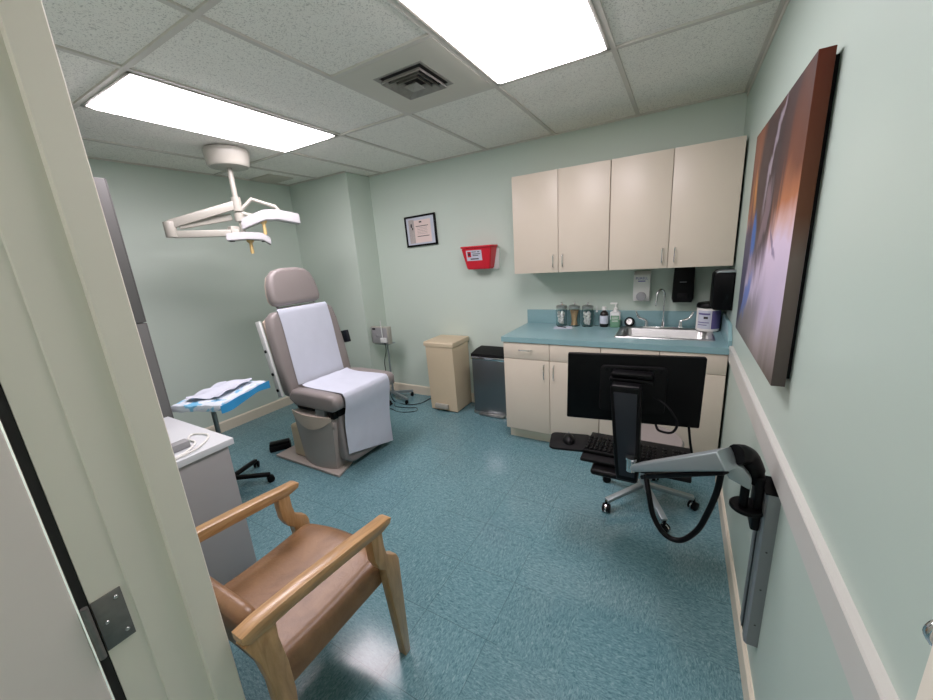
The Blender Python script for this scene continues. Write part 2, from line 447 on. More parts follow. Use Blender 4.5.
# door leaf opened out into the hall
dr = M().box((jx-.052, -4.06, .01), (jx-.008, -3.1515, 2.09), .002)
d = struct('door_1', dr, 'door')
hg = M().box((jx-.0135, -3.134, .842), (jx-.0105, -3.09, .956), .001)
hg.tube([(jx-.006, -3.143, .84), (jx-.006, -3.143, .958)], .0055, 12)
h1 = hg.obj('hinge', 'hinge', d)
sc = M()
for (yy, zz) in ((-3.1, .94), (-3.1, .86), (-3.122, .90)):
    sc.lathe([(.0038, 0), (.003, .0012), (.001, .0006)], mtx=Matrix.Translation((jx-.0105, yy, zz)) @ Matrix.Rotation(PI/2, 4, 'Y'), seg=10)
sc.obj('hinge_screws', 'steel', h1)

# ------------------------------------------------------------------ ceiling lights
EM = emis('troffer_lens', (252, 240, 247), 9.6)
def troffer(cx, cy, label, along='y', lenM=None, group='recessed ceiling light troffers'):
    w, l = T/2-.012, T-.012
    t = thing('ceiling_light', label, 'ceiling light', (cx, cy, H-.006), group)
    if along == 'y': X, Y = w, l
    else: X, Y = l, w
    f = M(); b = .016
    for lo, hi in (((-X, -Y), (X, -Y+b)), ((-X, Y-b), (X, Y)), ((-X, -Y), (-X+b, Y)), ((X-b, -Y), (X, Y))):
        f.box((cx+lo[0], cy+lo[1], H-.006), (cx+hi[0], cy+hi[1], H+.004), .001)
    f.obj('frame', 'offwhite', t)
    dm = M()
    def lens(u, v):
        e = min(u, 1-u)*2*X; e2 = min(v, 1-v)*2*Y
        return (cx-(X-b)+2*(X-b)*u, cy-(Y-b)+2*(Y-b)*v, H-.002-.018*min(1, min(e, e2)/.03))  # bulge below the frame is added to spill light onto the ceiling
    us = [0, .03/(2*X), 1-.03/(2*X), 1]; vs = [0, .03/(2*Y), 1-.03/(2*Y), 1]
    dm.grid(lambda u, v: lens(us[round(u*3)], vs[round(v*3)]), 3, 3)
    dm.obj('diffuser', lenM or EM, t, smooth=False)
    return t
LY = -B0-T
troffer(xs[0]-T/2, LY, 'large glowing ceiling panel light nearest the wall cabinets, right of the vent')
troffer(xs[3]-T/2, LY, 'glowing ceiling panel light on the left, beside the surgical lamp mount')
troffer(-1.5, -4.1, 'ceiling panel light out in the hallway beyond the door', 'x', group=None)
troffer(-3.0, -4.1, 'second ceiling panel light further along the hallway', 'x', group=None)

# supply air vent in a 2x2 panel
vx, vy = xs[1]-T/2, -B0-T/2
t = thing('ceiling_vent', 'square grey air vent with stepped louvres between the two ceiling lights', 'vent', (vx, vy, H-.01))
R = T/2-.013; ox, oy, r0 = -1.555, -1.445, .148
p = M()
for lo, hi in (((vx-R, vy-R), (vx+R, oy-r0)), ((vx-R, oy+r0), (vx+R, vy+R)), ((vx-R, oy-r0), (ox-r0, oy+r0)), ((ox+r0, oy-r0), (vx+R, oy+r0))):
    p.box((lo[0], lo[1], H-.004), (hi[0], hi[1], H+.004))
p.obj('panel', 'vent', t, smooth=False)
M().box((ox-r0, oy-r0, H+.0045), (ox+r0, oy+r0, H+.0058)).obj('throat', 'dark_gap', t, smooth=False)
lv = M()
def frustum(mm, r1, z1, r2, z2, th=.003):
    b = bmesh.new(); ring = []
    for (r, z) in ((r1, z1), (r2, z2), (r2, z2+th), (r1, z1+th)):
        ring.append([b.verts.new((ox+sx*r, oy+sy*r, z)) for sx, sy in ((-1, -1), (1, -1), (1, 1), (-1, 1))])
    for i in range(4):
        A, B = ring[i], ring[(i+1) % 4]
        for k in range(4): b.faces.new((A[k], A[(k+1) % 4], B[(k+1) % 4], B[k]))
    bmesh.ops.recalc_face_normals(b, faces=b.faces[:]); mm._join(b)
frustum(lv, .148, H-.006, .128, H-.002)
for r in (.122, .094, .066): frustum(lv, r, H-.026, r-.013, H-.008)
frustum(lv, .038, H-.032, .004, H-.010)
lv.obj('louvre', 'vent_dirty', t, smooth=False)
# small return grille in far left corner tile
t = thing('ceiling_vent', 'flat pale grille in the ceiling corner above the surgical lamp', 'vent', (-4.0, -.66, H-.01))
g = M().box((-4.14, -.79, H-.006), (-3.82, -.52, H+.005), .002)
g.obj('frame', 'vent', t)
g = M()
for k in range(9): g.box((-4.12, -.775+k*.028, H-.009), (-3.84, -.762+k*.028, H-.0058))
g.obj('slats', 'vent', t, smooth=False)

# ------------------------------------------------------------------ cabinets
def wire_handle(mm, p, d, out, L, r=.004):
    """U shaped pull: centre p, along axis d, standing out by vector out"""
    p, d, out = Vector(p), Vector(d), Vector(out)
    a, b = p-d*L/2, p+d*L/2
    mm.tube([a, a+out*.7, a+out*.92+d*.004, a+out+d*.012, b+out-d*.012, b+out*.92-d*.004, b+out*.7, b], r, 8)
cz0, cz1, cy = 1.370, 2.109, -.342
def wall_cab(x0, xm, x1, label):
    t = thing('wall_cabinet', label, 'cabinet', ((x0+x1)/2, -.16, cz0), 'wall cabinets over the sink counter')
    M().box((x0, cy+.02, cz0), (x1, -.001, cz1)).obj('body', 'laminate_side', t, smooth=False)
    for k, (a, b) in enumerate(((x0, xm), (xm, x1))):
        dd = M().box((a+.0018, cy, cz0-.002), (b-.0018, cy+.0195, cz1), .0015).obj('door', 'laminate', t)
        hx = b-.035 if k == 0 else a+.038
        hm = M(); wire_handle(hm, (hx, cy, cz0+.085), (0, 0, 1), (0, -.03, 0), .096)
        hm.obj('handle', 'chrome', dd)
    return t
wall_cab(-1.494, -1.127, -.759, 'cream two-door wall cabinet on the left, above the glass jars')
wall_cab(-.757, -.380, -.012, 'cream two-door wall cabinet on the right, above the sink, next to the painting wall')

fy = -.615
def base_cab(cols, label, false_front=False):
    x0, x1 = cols[0], cols[-1]
    t = thing('base_cabinet', label, 'cabinet', ((x0+x1)/2, -.3, 0), 'base cabinets under the teal counter')
    M().box((x0, fy+.02, .10), (x1, -.002, .716 if false_front else .855)).obj('body', 'laminate_side', t, smooth=False)
    M().box((x0+.003, fy+.075, 0), (x1, fy+.09, .0995)).obj('toe_kick', 'trim', t, smooth=False)
    n = len(cols)-1
    for k in range(n):
        a, b = cols[k], cols[k+1]
        dr = M().box((a+.0018, fy, .724), (b-.0018, fy+.0195, .853), .0015).obj('drawer' if not false_front else 'drawer_front', 'laminate', t)
        if not false_front and k == 0:
            hm = M(); wire_handle(hm, ((a+b)/2, fy, .80), (1, 0, 0), (0, -.03, 0), .1); hm.obj('handle', 'chrome', dr)
        dd = M().box((a+.0018, fy, .112), (b-.0018, fy+.0195, .720), .0015).obj('door', 'laminate', t)
        hx = b-.038 if k == 0 else a+.038
        hm = M(); wire_handle(hm, (hx, fy, .635), (0, 0, 1), (0, -.03, 0), .115); hm.obj('handle', 'chrome', dd)
base_cab([-1.499, -1.122, -.752], 'cream base cabinet with a handled drawer, beside the steel bin')
base_cab([-.750, -.383, -.014], 'cream base cabinet under the sink, partly behind the monitor', True)

# worktop with sink cut-out
sx0, sx1, sy0, sy1 = -.692, -.072, -.455, -.045
t = thing('worktop', 'teal laminate counter with backsplash running to the right wall', 'counter', (-.75, -.3, .857))
m = M(); z0, z1 = .857, .897; yb = -.6226; cx0 = -1.512
hx0, hx1, hy0, hy1 = sx0+.02, sx1-.02, sy0+.02, sy1-.02
m.box((cx0, yb, z0), (hx0, -.001, z1)); m.box((hx1, yb, z0), (-.001, -.001, z1))
m.box((hx0, yb, z0), (hx1, hy0, z1)); m.box((hx0, hy1, z0), (hx1, -.001, z1))
bmesh.ops.remove_doubles(m.bm, verts=m.bm.verts[:], dist=.0001)
m.obj('countertop', 'counter', t, smooth=False)
M().box((cx0, -.021, z1), (-.001, -.001, 1.022), .002).obj('backsplash', 'counter', t)
M().prism([(-.0215, z1), (-.0215, 1.022), (-.50, 1.022), (-.60, .94), (-.60, z1)], 'x', -.021, -.001, .001).obj('side_splash', 'counter', t)

# sink
t = thing('sink', 'shallow stainless steel sink set in the teal counter', 'sink', ((sx0+sx1)/2, -.25, .9))
bx0, bx1, by0, by1 = sx0+.035, sx1-.035, sy0+.03, sy1-.07
b = bmesh.new()
def ringv(x0, x1, y0, y1, r, z): return [b.verts.new((p[0], p[1], z)) for p in round_rect(x0, x1, y0, y1, r, 5)]
rs = [ringv(sx0, sx1, sy0, sy1, .02, .8975), ringv(sx0+.002, sx1-.002, sy0+.002, sy1-.002, .02, .9015),
      ringv(bx0, bx1, by0, by1, .05, .9015), ringv(bx0+.005, bx1-.005, by0+.005, by1-.005, .05, .895),
      ringv(bx0+.012, bx1-.012, by0+.012, by1-.012, .05, .76), ringv(bx0+.03, bx1-.03, by0+.03, by1-.03, .04, .738)]
for A, B in zip(rs, rs[1:]):
    n = len(A)
    for k in range(n): b.faces.new((A[k], A[(k+1) % n], B[(k+1) % n], B[k]))
b.faces.new(rs[-1])
bmesh.ops.recalc_face_normals(b, faces=b.faces[:])
m = M(); m._join(b); m.obj('basin', 'steel', t, angle=50)
M().lathe([(.03, 0), (.034, .002), (.02, .003), (.001, .001)], ((sx0+sx1)/2, -.29, .739)).obj('drain', 'chrome', t)
# faucet
fx, fyy = -.392, -.085
t = thing('faucet', 'chrome gooseneck faucet with two wrist-blade handles behind the sink', 'faucet', (fx, fyy, .9017))
M().box((fx-.14, fyy-.02, .9017), (fx+.14, fyy+.02, .915), .006).obj('base_plate', 'chrome', t)
neck = [(fx, fyy, .915), (fx, fyy, 1.0), (fx, fyy, 1.13)] + [(fx-.024+.024*math.cos(a), fyy-.03+.03*math.cos(a), 1.15+.05*math.sin(a)) for a in [PI*k/10 for k in range(11)]] + [(fx-.05, fyy-.062, 1.12), (fx-.052, fyy-.064, 1.09)]
mm = M().tube(neck, .0065, 12); mm.tube([(fx, fyy, .915), (fx, fyy, .95)], .012, 12); mm.tube([(fx-.05, fyy-.062, 1.13), (fx-.054, fyy-.065, 1.08)], .0095, 12)
mm.obj('spout', 'chrome', t)
for s_ in (-1, 1):
    hx = fx+s_*.115
    hm = M().tube([(hx, fyy, .914), (hx, fyy, .958)], [.015, .011], 12)
    hm.tube(spline([(hx, fyy, .955), (hx+s_*.02, fyy-.004, .968), (hx+s_*.058, fyy-.008, .985), (hx+s_*.078, fyy-.008, 1.03)], 5), [.007]*8+[.009]*5+[.007]*3, 10)
    hm.obj('handle', 'chrome', t)

# ------------------------------------------------------------------ counter items
zc = .8972
def jar(x, y, label, fill):
    t = thing('glass_jar', label, 'jar', (x, y, zc), 'glass jars on the counter')
    M().lathe([(.044, 0), (.047, .004), (.047, .128), (.041, .142), (.041, .152), (.0385, .152), (.0385, .141), (.0445, .126), (.0445, .006), (.001, .005)], (x, y, zc), 32).obj('glass_body', 'glass', t)
    M().lathe([(.045, .1525), (.046, .156), (.046, .172), (.03, .178), (.001, .179)], (x, y, zc), 28).obj('lid', 'steel', t)
    M().lathe([(.006, .179), (.006, .187), (.011, .194), (.009, .202), (.001, .204)], (x, y, zc), 16).obj('lid_knob', 'chrome', t)
    return t
def contents(name, label, cat, mm, m): return tag(mm.obj(name, m), label, cat)
jx1, jx2, jx3, jy = -1.175, -1.065, -.955, -.085
jar(jx1, jy, 'lidded glass jar of white cotton, leftmost of the three on the counter', 'cotton')
jar(jx2, jy, 'lidded glass jar of wooden sticks, middle of the three on the counter', 'wood')
jar(jx3, jy, 'lidded glass jar of white gauze swabs, rightmost of the three', 'gauze')
def blobs(x, n, rr):
    mm = M()
    for i in range(n):
        a = i*2.4; q = .024*(.35+.65*((i*7) % 5)/4)
        bb = bmesh.new(); bmesh.ops.create_icosphere(bb, subdivisions=2, radius=rr*(.8+.4*random.random()))
        for v in bb.verts: v.co *= 1+.12*math.sin(v.co.x*400+v.co.y*300+i)
        mm._join(bb, Matrix.Translation((x+q*math.cos(a), jy+q*math.sin(a), zc+.021+.0052*(i))))
    return mm
o = contents('cotton_balls', 'white cotton balls inside the leftmost glass jar', 'cotton balls', blobs(jx1, 19, .0135), 'cotton'); o['kind'] = 'stuff'
o = contents('gauze_swabs', 'white gauze swabs inside the rightmost glass jar', 'gauze', blobs(jx3, 19, .0135), 'cotton'); o['kind'] = 'stuff'
mm = M()
for i in range(26):
    a = i*2.4; q = .032*math.sqrt((i+.5)/26); a2 = a+1.6
    p0 = Vector((jx2+q*.8*math.cos(a), jy+q*.8*math.sin(a), zc+.008)); p1 = Vector((jx2+.033*math.cos(a2), jy+.033*math.sin(a2), zc+.134))
    mm.tube([p0, p1], .0032, 6)
o = contents('wooden_sticks', 'bundle of tan wooden sticks inside the middle glass jar', 'wooden sticks', mm, 'tan_wood'); o['kind'] = 'stuff'
# paper and pen
tag(M().box((-.075, -.055, 0), (.075, .055, .0012), mtx=Matrix.Translation((-1.135, -.19, zc)) @ Matrix.Rotation(.25, 4, 'Z')).obj('paper_sheet', 'paper'), 'small white sheet of paper in front of the glass jars', 'paper')
pn = thing('pen', 'dark pen lying on the white paper on the counter', 'pen', (-1.15, -.18, zc+.0015))
M().tube([(-1.185, -.165, zc+.0065), (-1.105, -.2, zc+.0065)], .0045, 8).obj('barrel', 'ink', pn)
M().tube([(-1.105, -.2, zc+.0065), (-1.095, -.2045, zc+.006)], [.0043, .001], 8).obj('tip', 'steel', pn)
# clear small bottle
t = thing('bottle', 'small clear bottle standing between the gauze jar and dark bottle', 'bottle', (-.885, -.06, zc))
M().lathe([(.019, 0), (.021, .003), (.021, .09), (.009, .108), (.009, .115), (.001, .115)], (-.885, -.06, zc), 20).obj('body', 'glass', t)
M().lathe([(.0095, .1155), (.0095, .125), (.003, .13), (.0025, .165), (.001, .166)], (-.885, -.06, zc), 14).obj('nozzle', 'clearish', t)
# dark bottle
t = thing('bottle', 'dark brown bottle with white cap and white label by the sink', 'bottle', (-.822, -.085, zc))
M().lathe([(.03, 0), (.033, .004), (.033, .108), (.028, .12), (.014, .132), (.013, .14), (.001, .14)], (-.822, -.085, zc), 24).obj('body', 'amber', t)
M().lathe([(.0165, .1385), (.017, .141), (.016, .166), (.001, .167)], (-.822, -.085, zc), 20).obj('cap', 'white', t)
mm = M().lathe([(.0334, .028), (.0338, .03), (.0338, .092), (.0334, .094)], (-.822, -.085, zc), 24); mm.obj('label', 'paper', t)
# soap pump
t = thing('soap_pump_bottle', 'clear pump bottle of green soap left of the sink', 'bottle', (-.735, -.09, zc))
mm = M().prism(round_rect(-.775, -.695, -.113, -.067, .018, 4), 'z', zc, zc+.062, .003); mm.obj('soap_fill', 'green_soap', t)
mm = M().prism(round_rect(-.775, -.695, -.113, -.067, .018, 4), 'z', zc+.062, zc+.125, .004); mm.lathe([(.03, .124), (.014, .138), (.013, .142)], (-.735, -.09, zc), 18); mm.obj('bottle_body', 'clearish', t)
mm = M().lathe([(.0145, .14), (.0145, .158), (.006, .16), (.005, .188), (.001, .188)], (-.735, -.09, zc), 16)
mm.box((-.775, -.098, zc+.186), (-.723, -.082, zc+.199), .004); mm.obj('pump', 'white', t)
mm = M().box((-.766, -.1145, zc+.035), (-.704, -.1132, zc+.098)); mm.obj('label', 'green_soap', t)
mm = M()
for k in range(4): mm.box((-.758, -.1154, zc+.084-k*.012), (-.712, -.1147, zc+.087-k*.012))
mm.obj('label_print', 'white', t)
# sink strainer leaning
mt = Matrix.Translation((-.632, -.052, .936)) @ Matrix.Rotation(math.radians(72), 4, 'X')
t = thing('sink_strainer', 'round steel sink strainer propped against the backsplash', 'strainer', (-.632, -.05, .902))
M().tube([(.034*math.cos(a), .034*math.sin(a), 0) for a in [2*PI*k/24 for k in range(24)]], .005, 8, True, mtx=mt).obj('rim', 'black', t)
M().lathe([(.031, -.002), (.022, .012), (.012, .012), (.010, .004), (.001, .004)], seg=24, mtx=mt).obj('basket', 'steel', t)
# wipes tub
wx, wy = -.104, -.105
t = thing('wipes_tub', 'white wipes tub with purple label and black lid beside the sink', 'tub', (wx, wy, .9017))
M().lathe([(.07, 0), (.074, .004), (.074, .16), (.070, .166), (.001, .166)], (wx, wy, .9017), 32).obj('tub', 'white', t)
M().lathe([(.074, .1665), (.079, .168), (.079, .186), (.072, .198), (.04, .205), (.001, .206)], (wx, wy, .9017), 32).obj('lid', 'black', t)
def lab(name, m, r, a0, a1, za, zb):
    mm = M(); mm.grid(lambda u, v: (wx+r*math.cos(a0+(a1-a0)*u), wy+r*math.sin(a0+(a1-a0)*u), .9017+za+(zb-za)*v), 12, 1, .0004)
    mm.obj(name, m, t)
lab('purple_label', 'purple', .0752, -1.35, .4, .02, .15)
lab('white_label', 'paper', .0752, -2.6, -1.4, .02, .15)
for k, (za, zb, a0, a1) in enumerate(((.12, .132, -2.5, -1.5), (.092, .108, -2.0, -1.65), (.062, .068, -2.5, -1.55), (.045, .05, -2.5, -1.7))):
    lab('label_print', 'ink' if k == 1 else 'purple', .0765, a0, a1, za, zb)

# ------------------------------------------------------------------ dispensers
RX = Matrix.Rotation(PI/2, 4, 'X')
t = thing('hand_sanitizer_dispenser', 'white hand sanitizer dispenser mounted on the wall above the sink', 'dispenser', (-.553, -.05, 1.10))
M().prism([(-.0005, 1.105), (-.0005, 1.333), (-.05, 1.333), (-.085, 1.31), (-.095, 1.22), (-.09, 1.14), (-.06, 1.105)], 'x', -.612, -.495, .006).obj('housing', 'white', t)
M().lathe([(.036, 0), (.034, .012), (.024, .016), (.001, .017)], seg=24, mtx=Matrix.Translation((-.553, -.092, 1.145)) @ RX).obj('push_pad', 'grey_pad', t)
M().prism([(-.598, 1.255), (-.508, 1.255), (-.508, 1.3), (-.598, 1.3)], 'y', -.0945, -.0925).obj('label_plate', 'white', t)
text(t, 'PURELL', .026, (-.553, -.0958, 1.283), RX, 'blue_ink')
mm = M().box((-.578, -.0957, 1.259), (-.528, -.095, 1.266)); mm.obj('label_print', 'blue_ink', t)
t = thing('soap_dispenser', 'tall black soap dispenser mounted on the wall right of the faucet', 'dispenser', (-.277, -.05, 1.095))
mm = M().prism([(-.345, 1.13), (-.335, 1.1), (-.215, 1.1), (-.205, 1.13), (-.21, 1.362), (-.34, 1.362)], 'y', -.11, -.0005, .01); mm.obj('housing', 'black', t)
M().box((-.31, -.116, 1.12), (-.245, -.1095, 1.17), .003).obj('push_bar', 'black_matte', t)
mm = M().box((-.3, -.1125, 1.248), (-.256, -.11, 1.252)); mm.obj('emblem', 'grey_pad', t)
t = thing('paper_towel_dispenser', 'black paper towel dispenser on the right wall under the cabinet', 'dispenser', (-.06, -.33, 1.09))
M().prism(round_rect(-.112, -.0005, 1.095, 1.330, .022, 4, (1, .2, .2, 1)), 'y', -.43, -.2, .008).obj('housing', 'black', t)
M().prism([(-.10, 1.3305), (-.002, 1.3305), (-.002, 1.343), (-.085, 1.341)], 'y', -.425, -.21, .002).obj('top_cover', 'grey_metal', t)

# ------------------------------------------------------------------ wall things
t = thing('framed_certificate', 'small black-framed certificate hanging on the back wall above the chair', 'picture frame', (-2.645, -.01, 1.66))
mt = Matrix.Translation((-2.645, 0, 1.823)) @ Matrix.Rotation(math.radians(-1.5), 4, 'Y')
fm = M(); a, c_, bt_ = .192, .152, .018
for lo, hi in (((-a, -c_), (a, -c_+bt_)), ((-a, c_-bt_), (a, c_)), ((-a, -c_), (-a+bt_, c_)), ((a-bt_, -c_), (a, c_))):
    fm.box((lo[0], -.022, lo[1]), (hi[0], -.0005, hi[1]), .002, mtx=mt)
fm.obj('frame', 'black', t)
M().box((-a+.015, -.014, -c_+.015), (a-.015, -.004, c_-.015), mtx=mt).obj('mat_board', 'paper', t)
M().box((-.075, -.0155, -.118), (.13, -.0145, .105), mtx=mt).obj('document', 'pink', t)
M().box((-.145, -.0155, -.118), (-.076, -.0145, .115), mtx=mt).obj('illustration', 'greyprint', t)
pr = M()
for z, xa, xb, h in ((.045, -.055, .10, .003), (-.055, -.045, .105, .003)): pr.box((xa, -.0165, z-h), (xb, -.0156, z+h), mtx=mt)
for k in range(5): pr.box((-.04, -.0164, .028-k*.015), (.085, -.0156, .0295-k*.015), mtx=mt)
pr.box((-.01, -.0165, .078), (.022, -.0156, .092), mtx=mt)
pr.box((-.12, -.0165, .04), (-.103, -.0156, .075), mtx=mt); pr.box((-.105, -.0165, .015), (-.093, -.0156, .038), mtx=mt)
pr.obj('print', 'ink', t)

t = thing('sharps_container', 'red sharps container with white label mounted on the back wall', 'sharps container', (-1.93, -.07, 1.4))
b = bmesh.new()
lo = [(-2.062, -.125), (-1.825, -.125), (-1.825, -.028), (-2.062, -.028)]; hi = [(-2.10, -.155), (-1.79, -.155), (-1.79, -.015), (-2.10, -.015)]
v0 = [b.verts.new((x, y, 1.412)) for x, y in lo]; v1 = [b.verts.new((x, y, 1.608)) for x, y in hi]
b.faces.new(v0); b.faces.new(v1)
for k in range(4): b.faces.new((v0[k], v0[(k+1) % 4], v1[(k+1) % 4], v1[k]))
bmesh.ops.recalc_face_normals(b, faces=b.faces[:]); bmesh.ops.bevel(b, geom=b.edges[:], offset=.008, segments=2, affect='EDGES')
m = M(); m._join(b); m.obj('bin', 'red', t)
M().box((-2.104, -.159, 1.606), (-1.786, -.012, 1.624), .004).obj('lid', 'red', t)
M().box((-2.07, -.0275, 1.404), (-1.775, -.0005, 1.59), .003).obj('bracket', 'clearish', t)
def fr_pt(u, z, off):   # point on the sloping front
    k = (z-1.412)/.196
    return (u, -.125-.03*k-off, z)
def fr_plate(x0, x1, za, zb, off, name, m):
    mm = M(); mm.grid(lambda u, v: fr_pt(x0+(x1-x0)*u, za+(zb-za)*v, off), 1, 1, .0006); mm.obj(name, m, t, smooth=False)
fr_plate(-2.05, -1.89, 1.492, 1.585, .001, 'label', 'paper')
fr_plate(-2.037, -2.0, 1.525, 1.575, .0022, 'hazard_symbol', 'red')
fr_plate(-2.030, -2.008, 1.538, 1.562, .003, 'hazard_symbol_mark', 'ink')
for (xa, xb, zz) in ((-1.992, -1.945, 1.567), (-1.935, -1.91, 1.567), (-1.985, -1.905, 1.549), (-1.985, -1.925, 1.535)): fr_plate(xa, xb, zz, zz+.006, .0022, 'label_print', 'ink')
fr_plate(-2.01, -1.925, 1.503, 1.513, .0022, 'label_print', 'ink')

pc = M().box((-.045, -1.93, 1.11), (-.012, -1.05, 1.956), .0015); pc = pc.obj('canvas', 'painting')
t = thing('painting', 'large abstract canvas painting of brown, lilac and blue on the right wall', 'painting', (-.03, -1.5, 1.11))
pc.parent = t; pc.data.transform(Matrix.Translation(-Vector(t.location)))
M().box((-.0115, -1.91, 1.13), (-.0005, -1.07, 1.942)).obj('stretcher_frame', 'black_matte', t)

t = thing('wall_hook', 'small pale metal fitting on the right wall just above the chair rail', 'hook', (0, -2.72, 1.06))
M().box((-.006, -2.74, 1.05), (-.0005, -2.70, 1.12), .002).obj('back_plate', 'white', t)
M().tube(spline([(-.005, -2.718, 1.10), (-.018, -2.718, 1.103), (-.022, -2.718, 1.09), (-.016, -2.718, 1.078)], 5), .006, 10).obj('knob', 'chrome', t)

# ------------------------------------------------------------------ bins
t = thing('step_bin', 'beige metal step bin with flip lid against the back wall', 'bin', (-2.33, -.17, 0))
M().prism([(-.02, .012), (-.02, .69), (-.335, .69), (-.318, .012)], 'x', -2.49, -2.17, .004).obj('body', 'bin_beige', t)
M().prism([(-.015, .692), (-.015, .738), (-.33, .735), (-.342, .722), (-.342, .692)], 'x', -2.505, -2.158, .003).obj('lid', 'bin_beige', t)
M().box((-2.425, -.352, .035), (-2.27, -.3205, .085), .006).obj('pedal', 'offwhite', t)
M().box((-2.47, -.30, 0), (-2.19, -.04, .0118)).obj('base', 'black_matte', t)
t = thing('step_bin', 'dark steel step bin beside the base cabinet', 'bin', (-1.83, -.13, 0))
M().prism(round_rect(-2.02, -1.60, -.25, -.02, .03, 4), 'z', .03, .565, .002).obj('body', 'bin_steel', t)
M().prism(round_rect(-2.026, -1.594, -.256, -.016, .03, 4), 'z', .566, .596, .004).obj('rim', 'chrome', t)
M().prism([(-.02, .597), (-.02, .648), (-.12, .645), (-.245, .622), (-.25, .597)], 'x', -2.02, -1.60, .006).obj('lid', 'black_matte', t)
M().prism(round_rect(-2.026, -1.594, -.256, -.016, .03, 4), 'z', 0, .0295, .004).obj('base', 'steel', t)
M().box((-1.95, -.29, .008), (-1.68, -.2565, .02), .004).obj('pedal', 'steel', t)

# ------------------------------------------------------------------ electrosurgery stand near the corner
t = thing('equipment_stand', 'rolling grey stand with flat legs in the corner behind the exam chair', 'stand', (-3.07, -.20, 0))
px, py = -3.115, -.20
m = M()
for (dx, dy) in ((.30, -.115), (.2, .12), (-.15, -.09), (-.12, .12)):
    n = Vector((-dy, dx, 0)).normalized()*.018
    a = Vector((px, py, 0)); e = a+Vector((dx, dy, 0))
    b = bmesh.new()
    pts = [a-n, e-n*.8, e+n*.8, a+n]
    v0 = [b.verts.new((q.x, q.y, .05)) for q in pts]; v1 = [b.verts.new((q.x, q.y, .078)) for q in pts]
    b.faces.new(v0); b.faces.new(v1)
    for k in range(4): b.faces.new((v0[k], v0[(k+1) % 4], v1[(k+1) % 4], v1[k]))
    bmesh.ops.recalc_face_normals(b, faces=b.faces[:]); bmesh.ops.bevel(b, geom=b.edges[:], offset=.005, segments=2, affect='EDGES')
    m._join(b)
    cm = M().lathe([(.02, -.009), (.024, -.006), (.024, .006), (.02, .009)], seg=16, mtx=Matrix.Translation((e.x-dx*.07, e.y-dy*.07, .0245)) @ Matrix.Rotation(PI/2, 4, 'Y'))
    cm.obj('caster', 'black_matte', t)
m.obj('base', 'grey_metal', t)
M().tube([(px, py, .06), (px, py, .66)], .011, 12).obj('pole', 'grey_metal', t)
M().box((px-.1, py-.09, .655), (px+.1, py+.03, .664), .002).obj('shelf', 'grey_metal', t)
t = thing('electrosurgery_unit', 'pale grey electrosurgery unit with dials on the rolling stand', 'medical device', (px, -.245, .665))
M().box((px-.125, -.30, .6645), (px+.115, -.235, .855), .008).obj('case', 'offwhite', t)
m = M().box((px-.115, -.3025, .675), (px+.105, -.300, .845), .001); m.obj('control_panel', 'lampgrey', t)
M().box((px-.1, -.3035, .82), (px-.055, -.3022, .842)).obj('display', 'ink', t)
for (dx, dz) in ((-.075, .785), (-.035, .76), (-.07, .735)):
    M().lathe([(.011, 0), (.009, .008), (.001, .008)], seg=14, mtx=Matrix.Translation((px+dx, -.302, dz)) @ RX).obj('dial', 'grey_pad', t)
M().prism([(px+.03, .69), (px+.105, .69), (px+.105, .74), (px+.03, .74)], 'y', -.335, -.3035, .003).obj('probe_holder', 'clearish', t)
M().tube([(px+.055, -.322, .741), (px+.05, -.322, .93)], .005, 8).obj('probe', 'clearish', t)
tag(M().tube(spline([(px+.08, -.322, .688), (px+.085, -.325, .6), (px+.05, -.33, .48), (px+.02, -.30, .36), (px+.0, -.27, .2), (px+.08, -.30, .011), (px+.3, -.33, .006), (px+.42, -.25, .006), (px+.44, -.12, .006), (px+.52, -.05, .03), (px+.54, -.015, .16)], 8), .004, 8).obj('power_cord', 'black'), 'black cord running from the electrosurgery unit to the wall behind the beige bin', 'cord')
tag(M().tube(spline([(px+.12, -.46, .005), (px+.35, -.52, .005), (px+.5, -.44, .005), (px+.46, -.37, .005), (px+.36, -.40, .005), (px+.22, -.42, .005), (px+.14, -.36, .005)], 8), .0028, 8).obj('cable', 'black'), 'thin dark cable looping on the floor in front of the rolling stand', 'cable')
M_foot = thing('foot_switch', 'flat black foot switch on the floor by the rolling stand', 'foot switch', (-3.02, -.43, 0))
M().box((-3.12, -.47, 0), (-2.98, -.375, .02), .005).obj('base', 'black_matte', M_foot)
M().prism([(-.465, .0205), (-.38, .0205), (-.38, .045), (-.465, .028)], 'x', -3.11, -2.99, .002).obj('pedal', 'black', M_foot)

# ------------------------------------------------------------------ examination chair
ecx, ecy = -2.8, -1.31
t = thing('exam_chair', 'taupe powered examination chair with headrest on a floor plate', 'exam chair', (ecx, ecy, 0))
def soft(poly, axis, lo, hi, bev, m, name, parent=t, seg=4):
    return M().prism(poly, axis, lo, hi, bev, seg).obj(name, m, parent, angle=60)
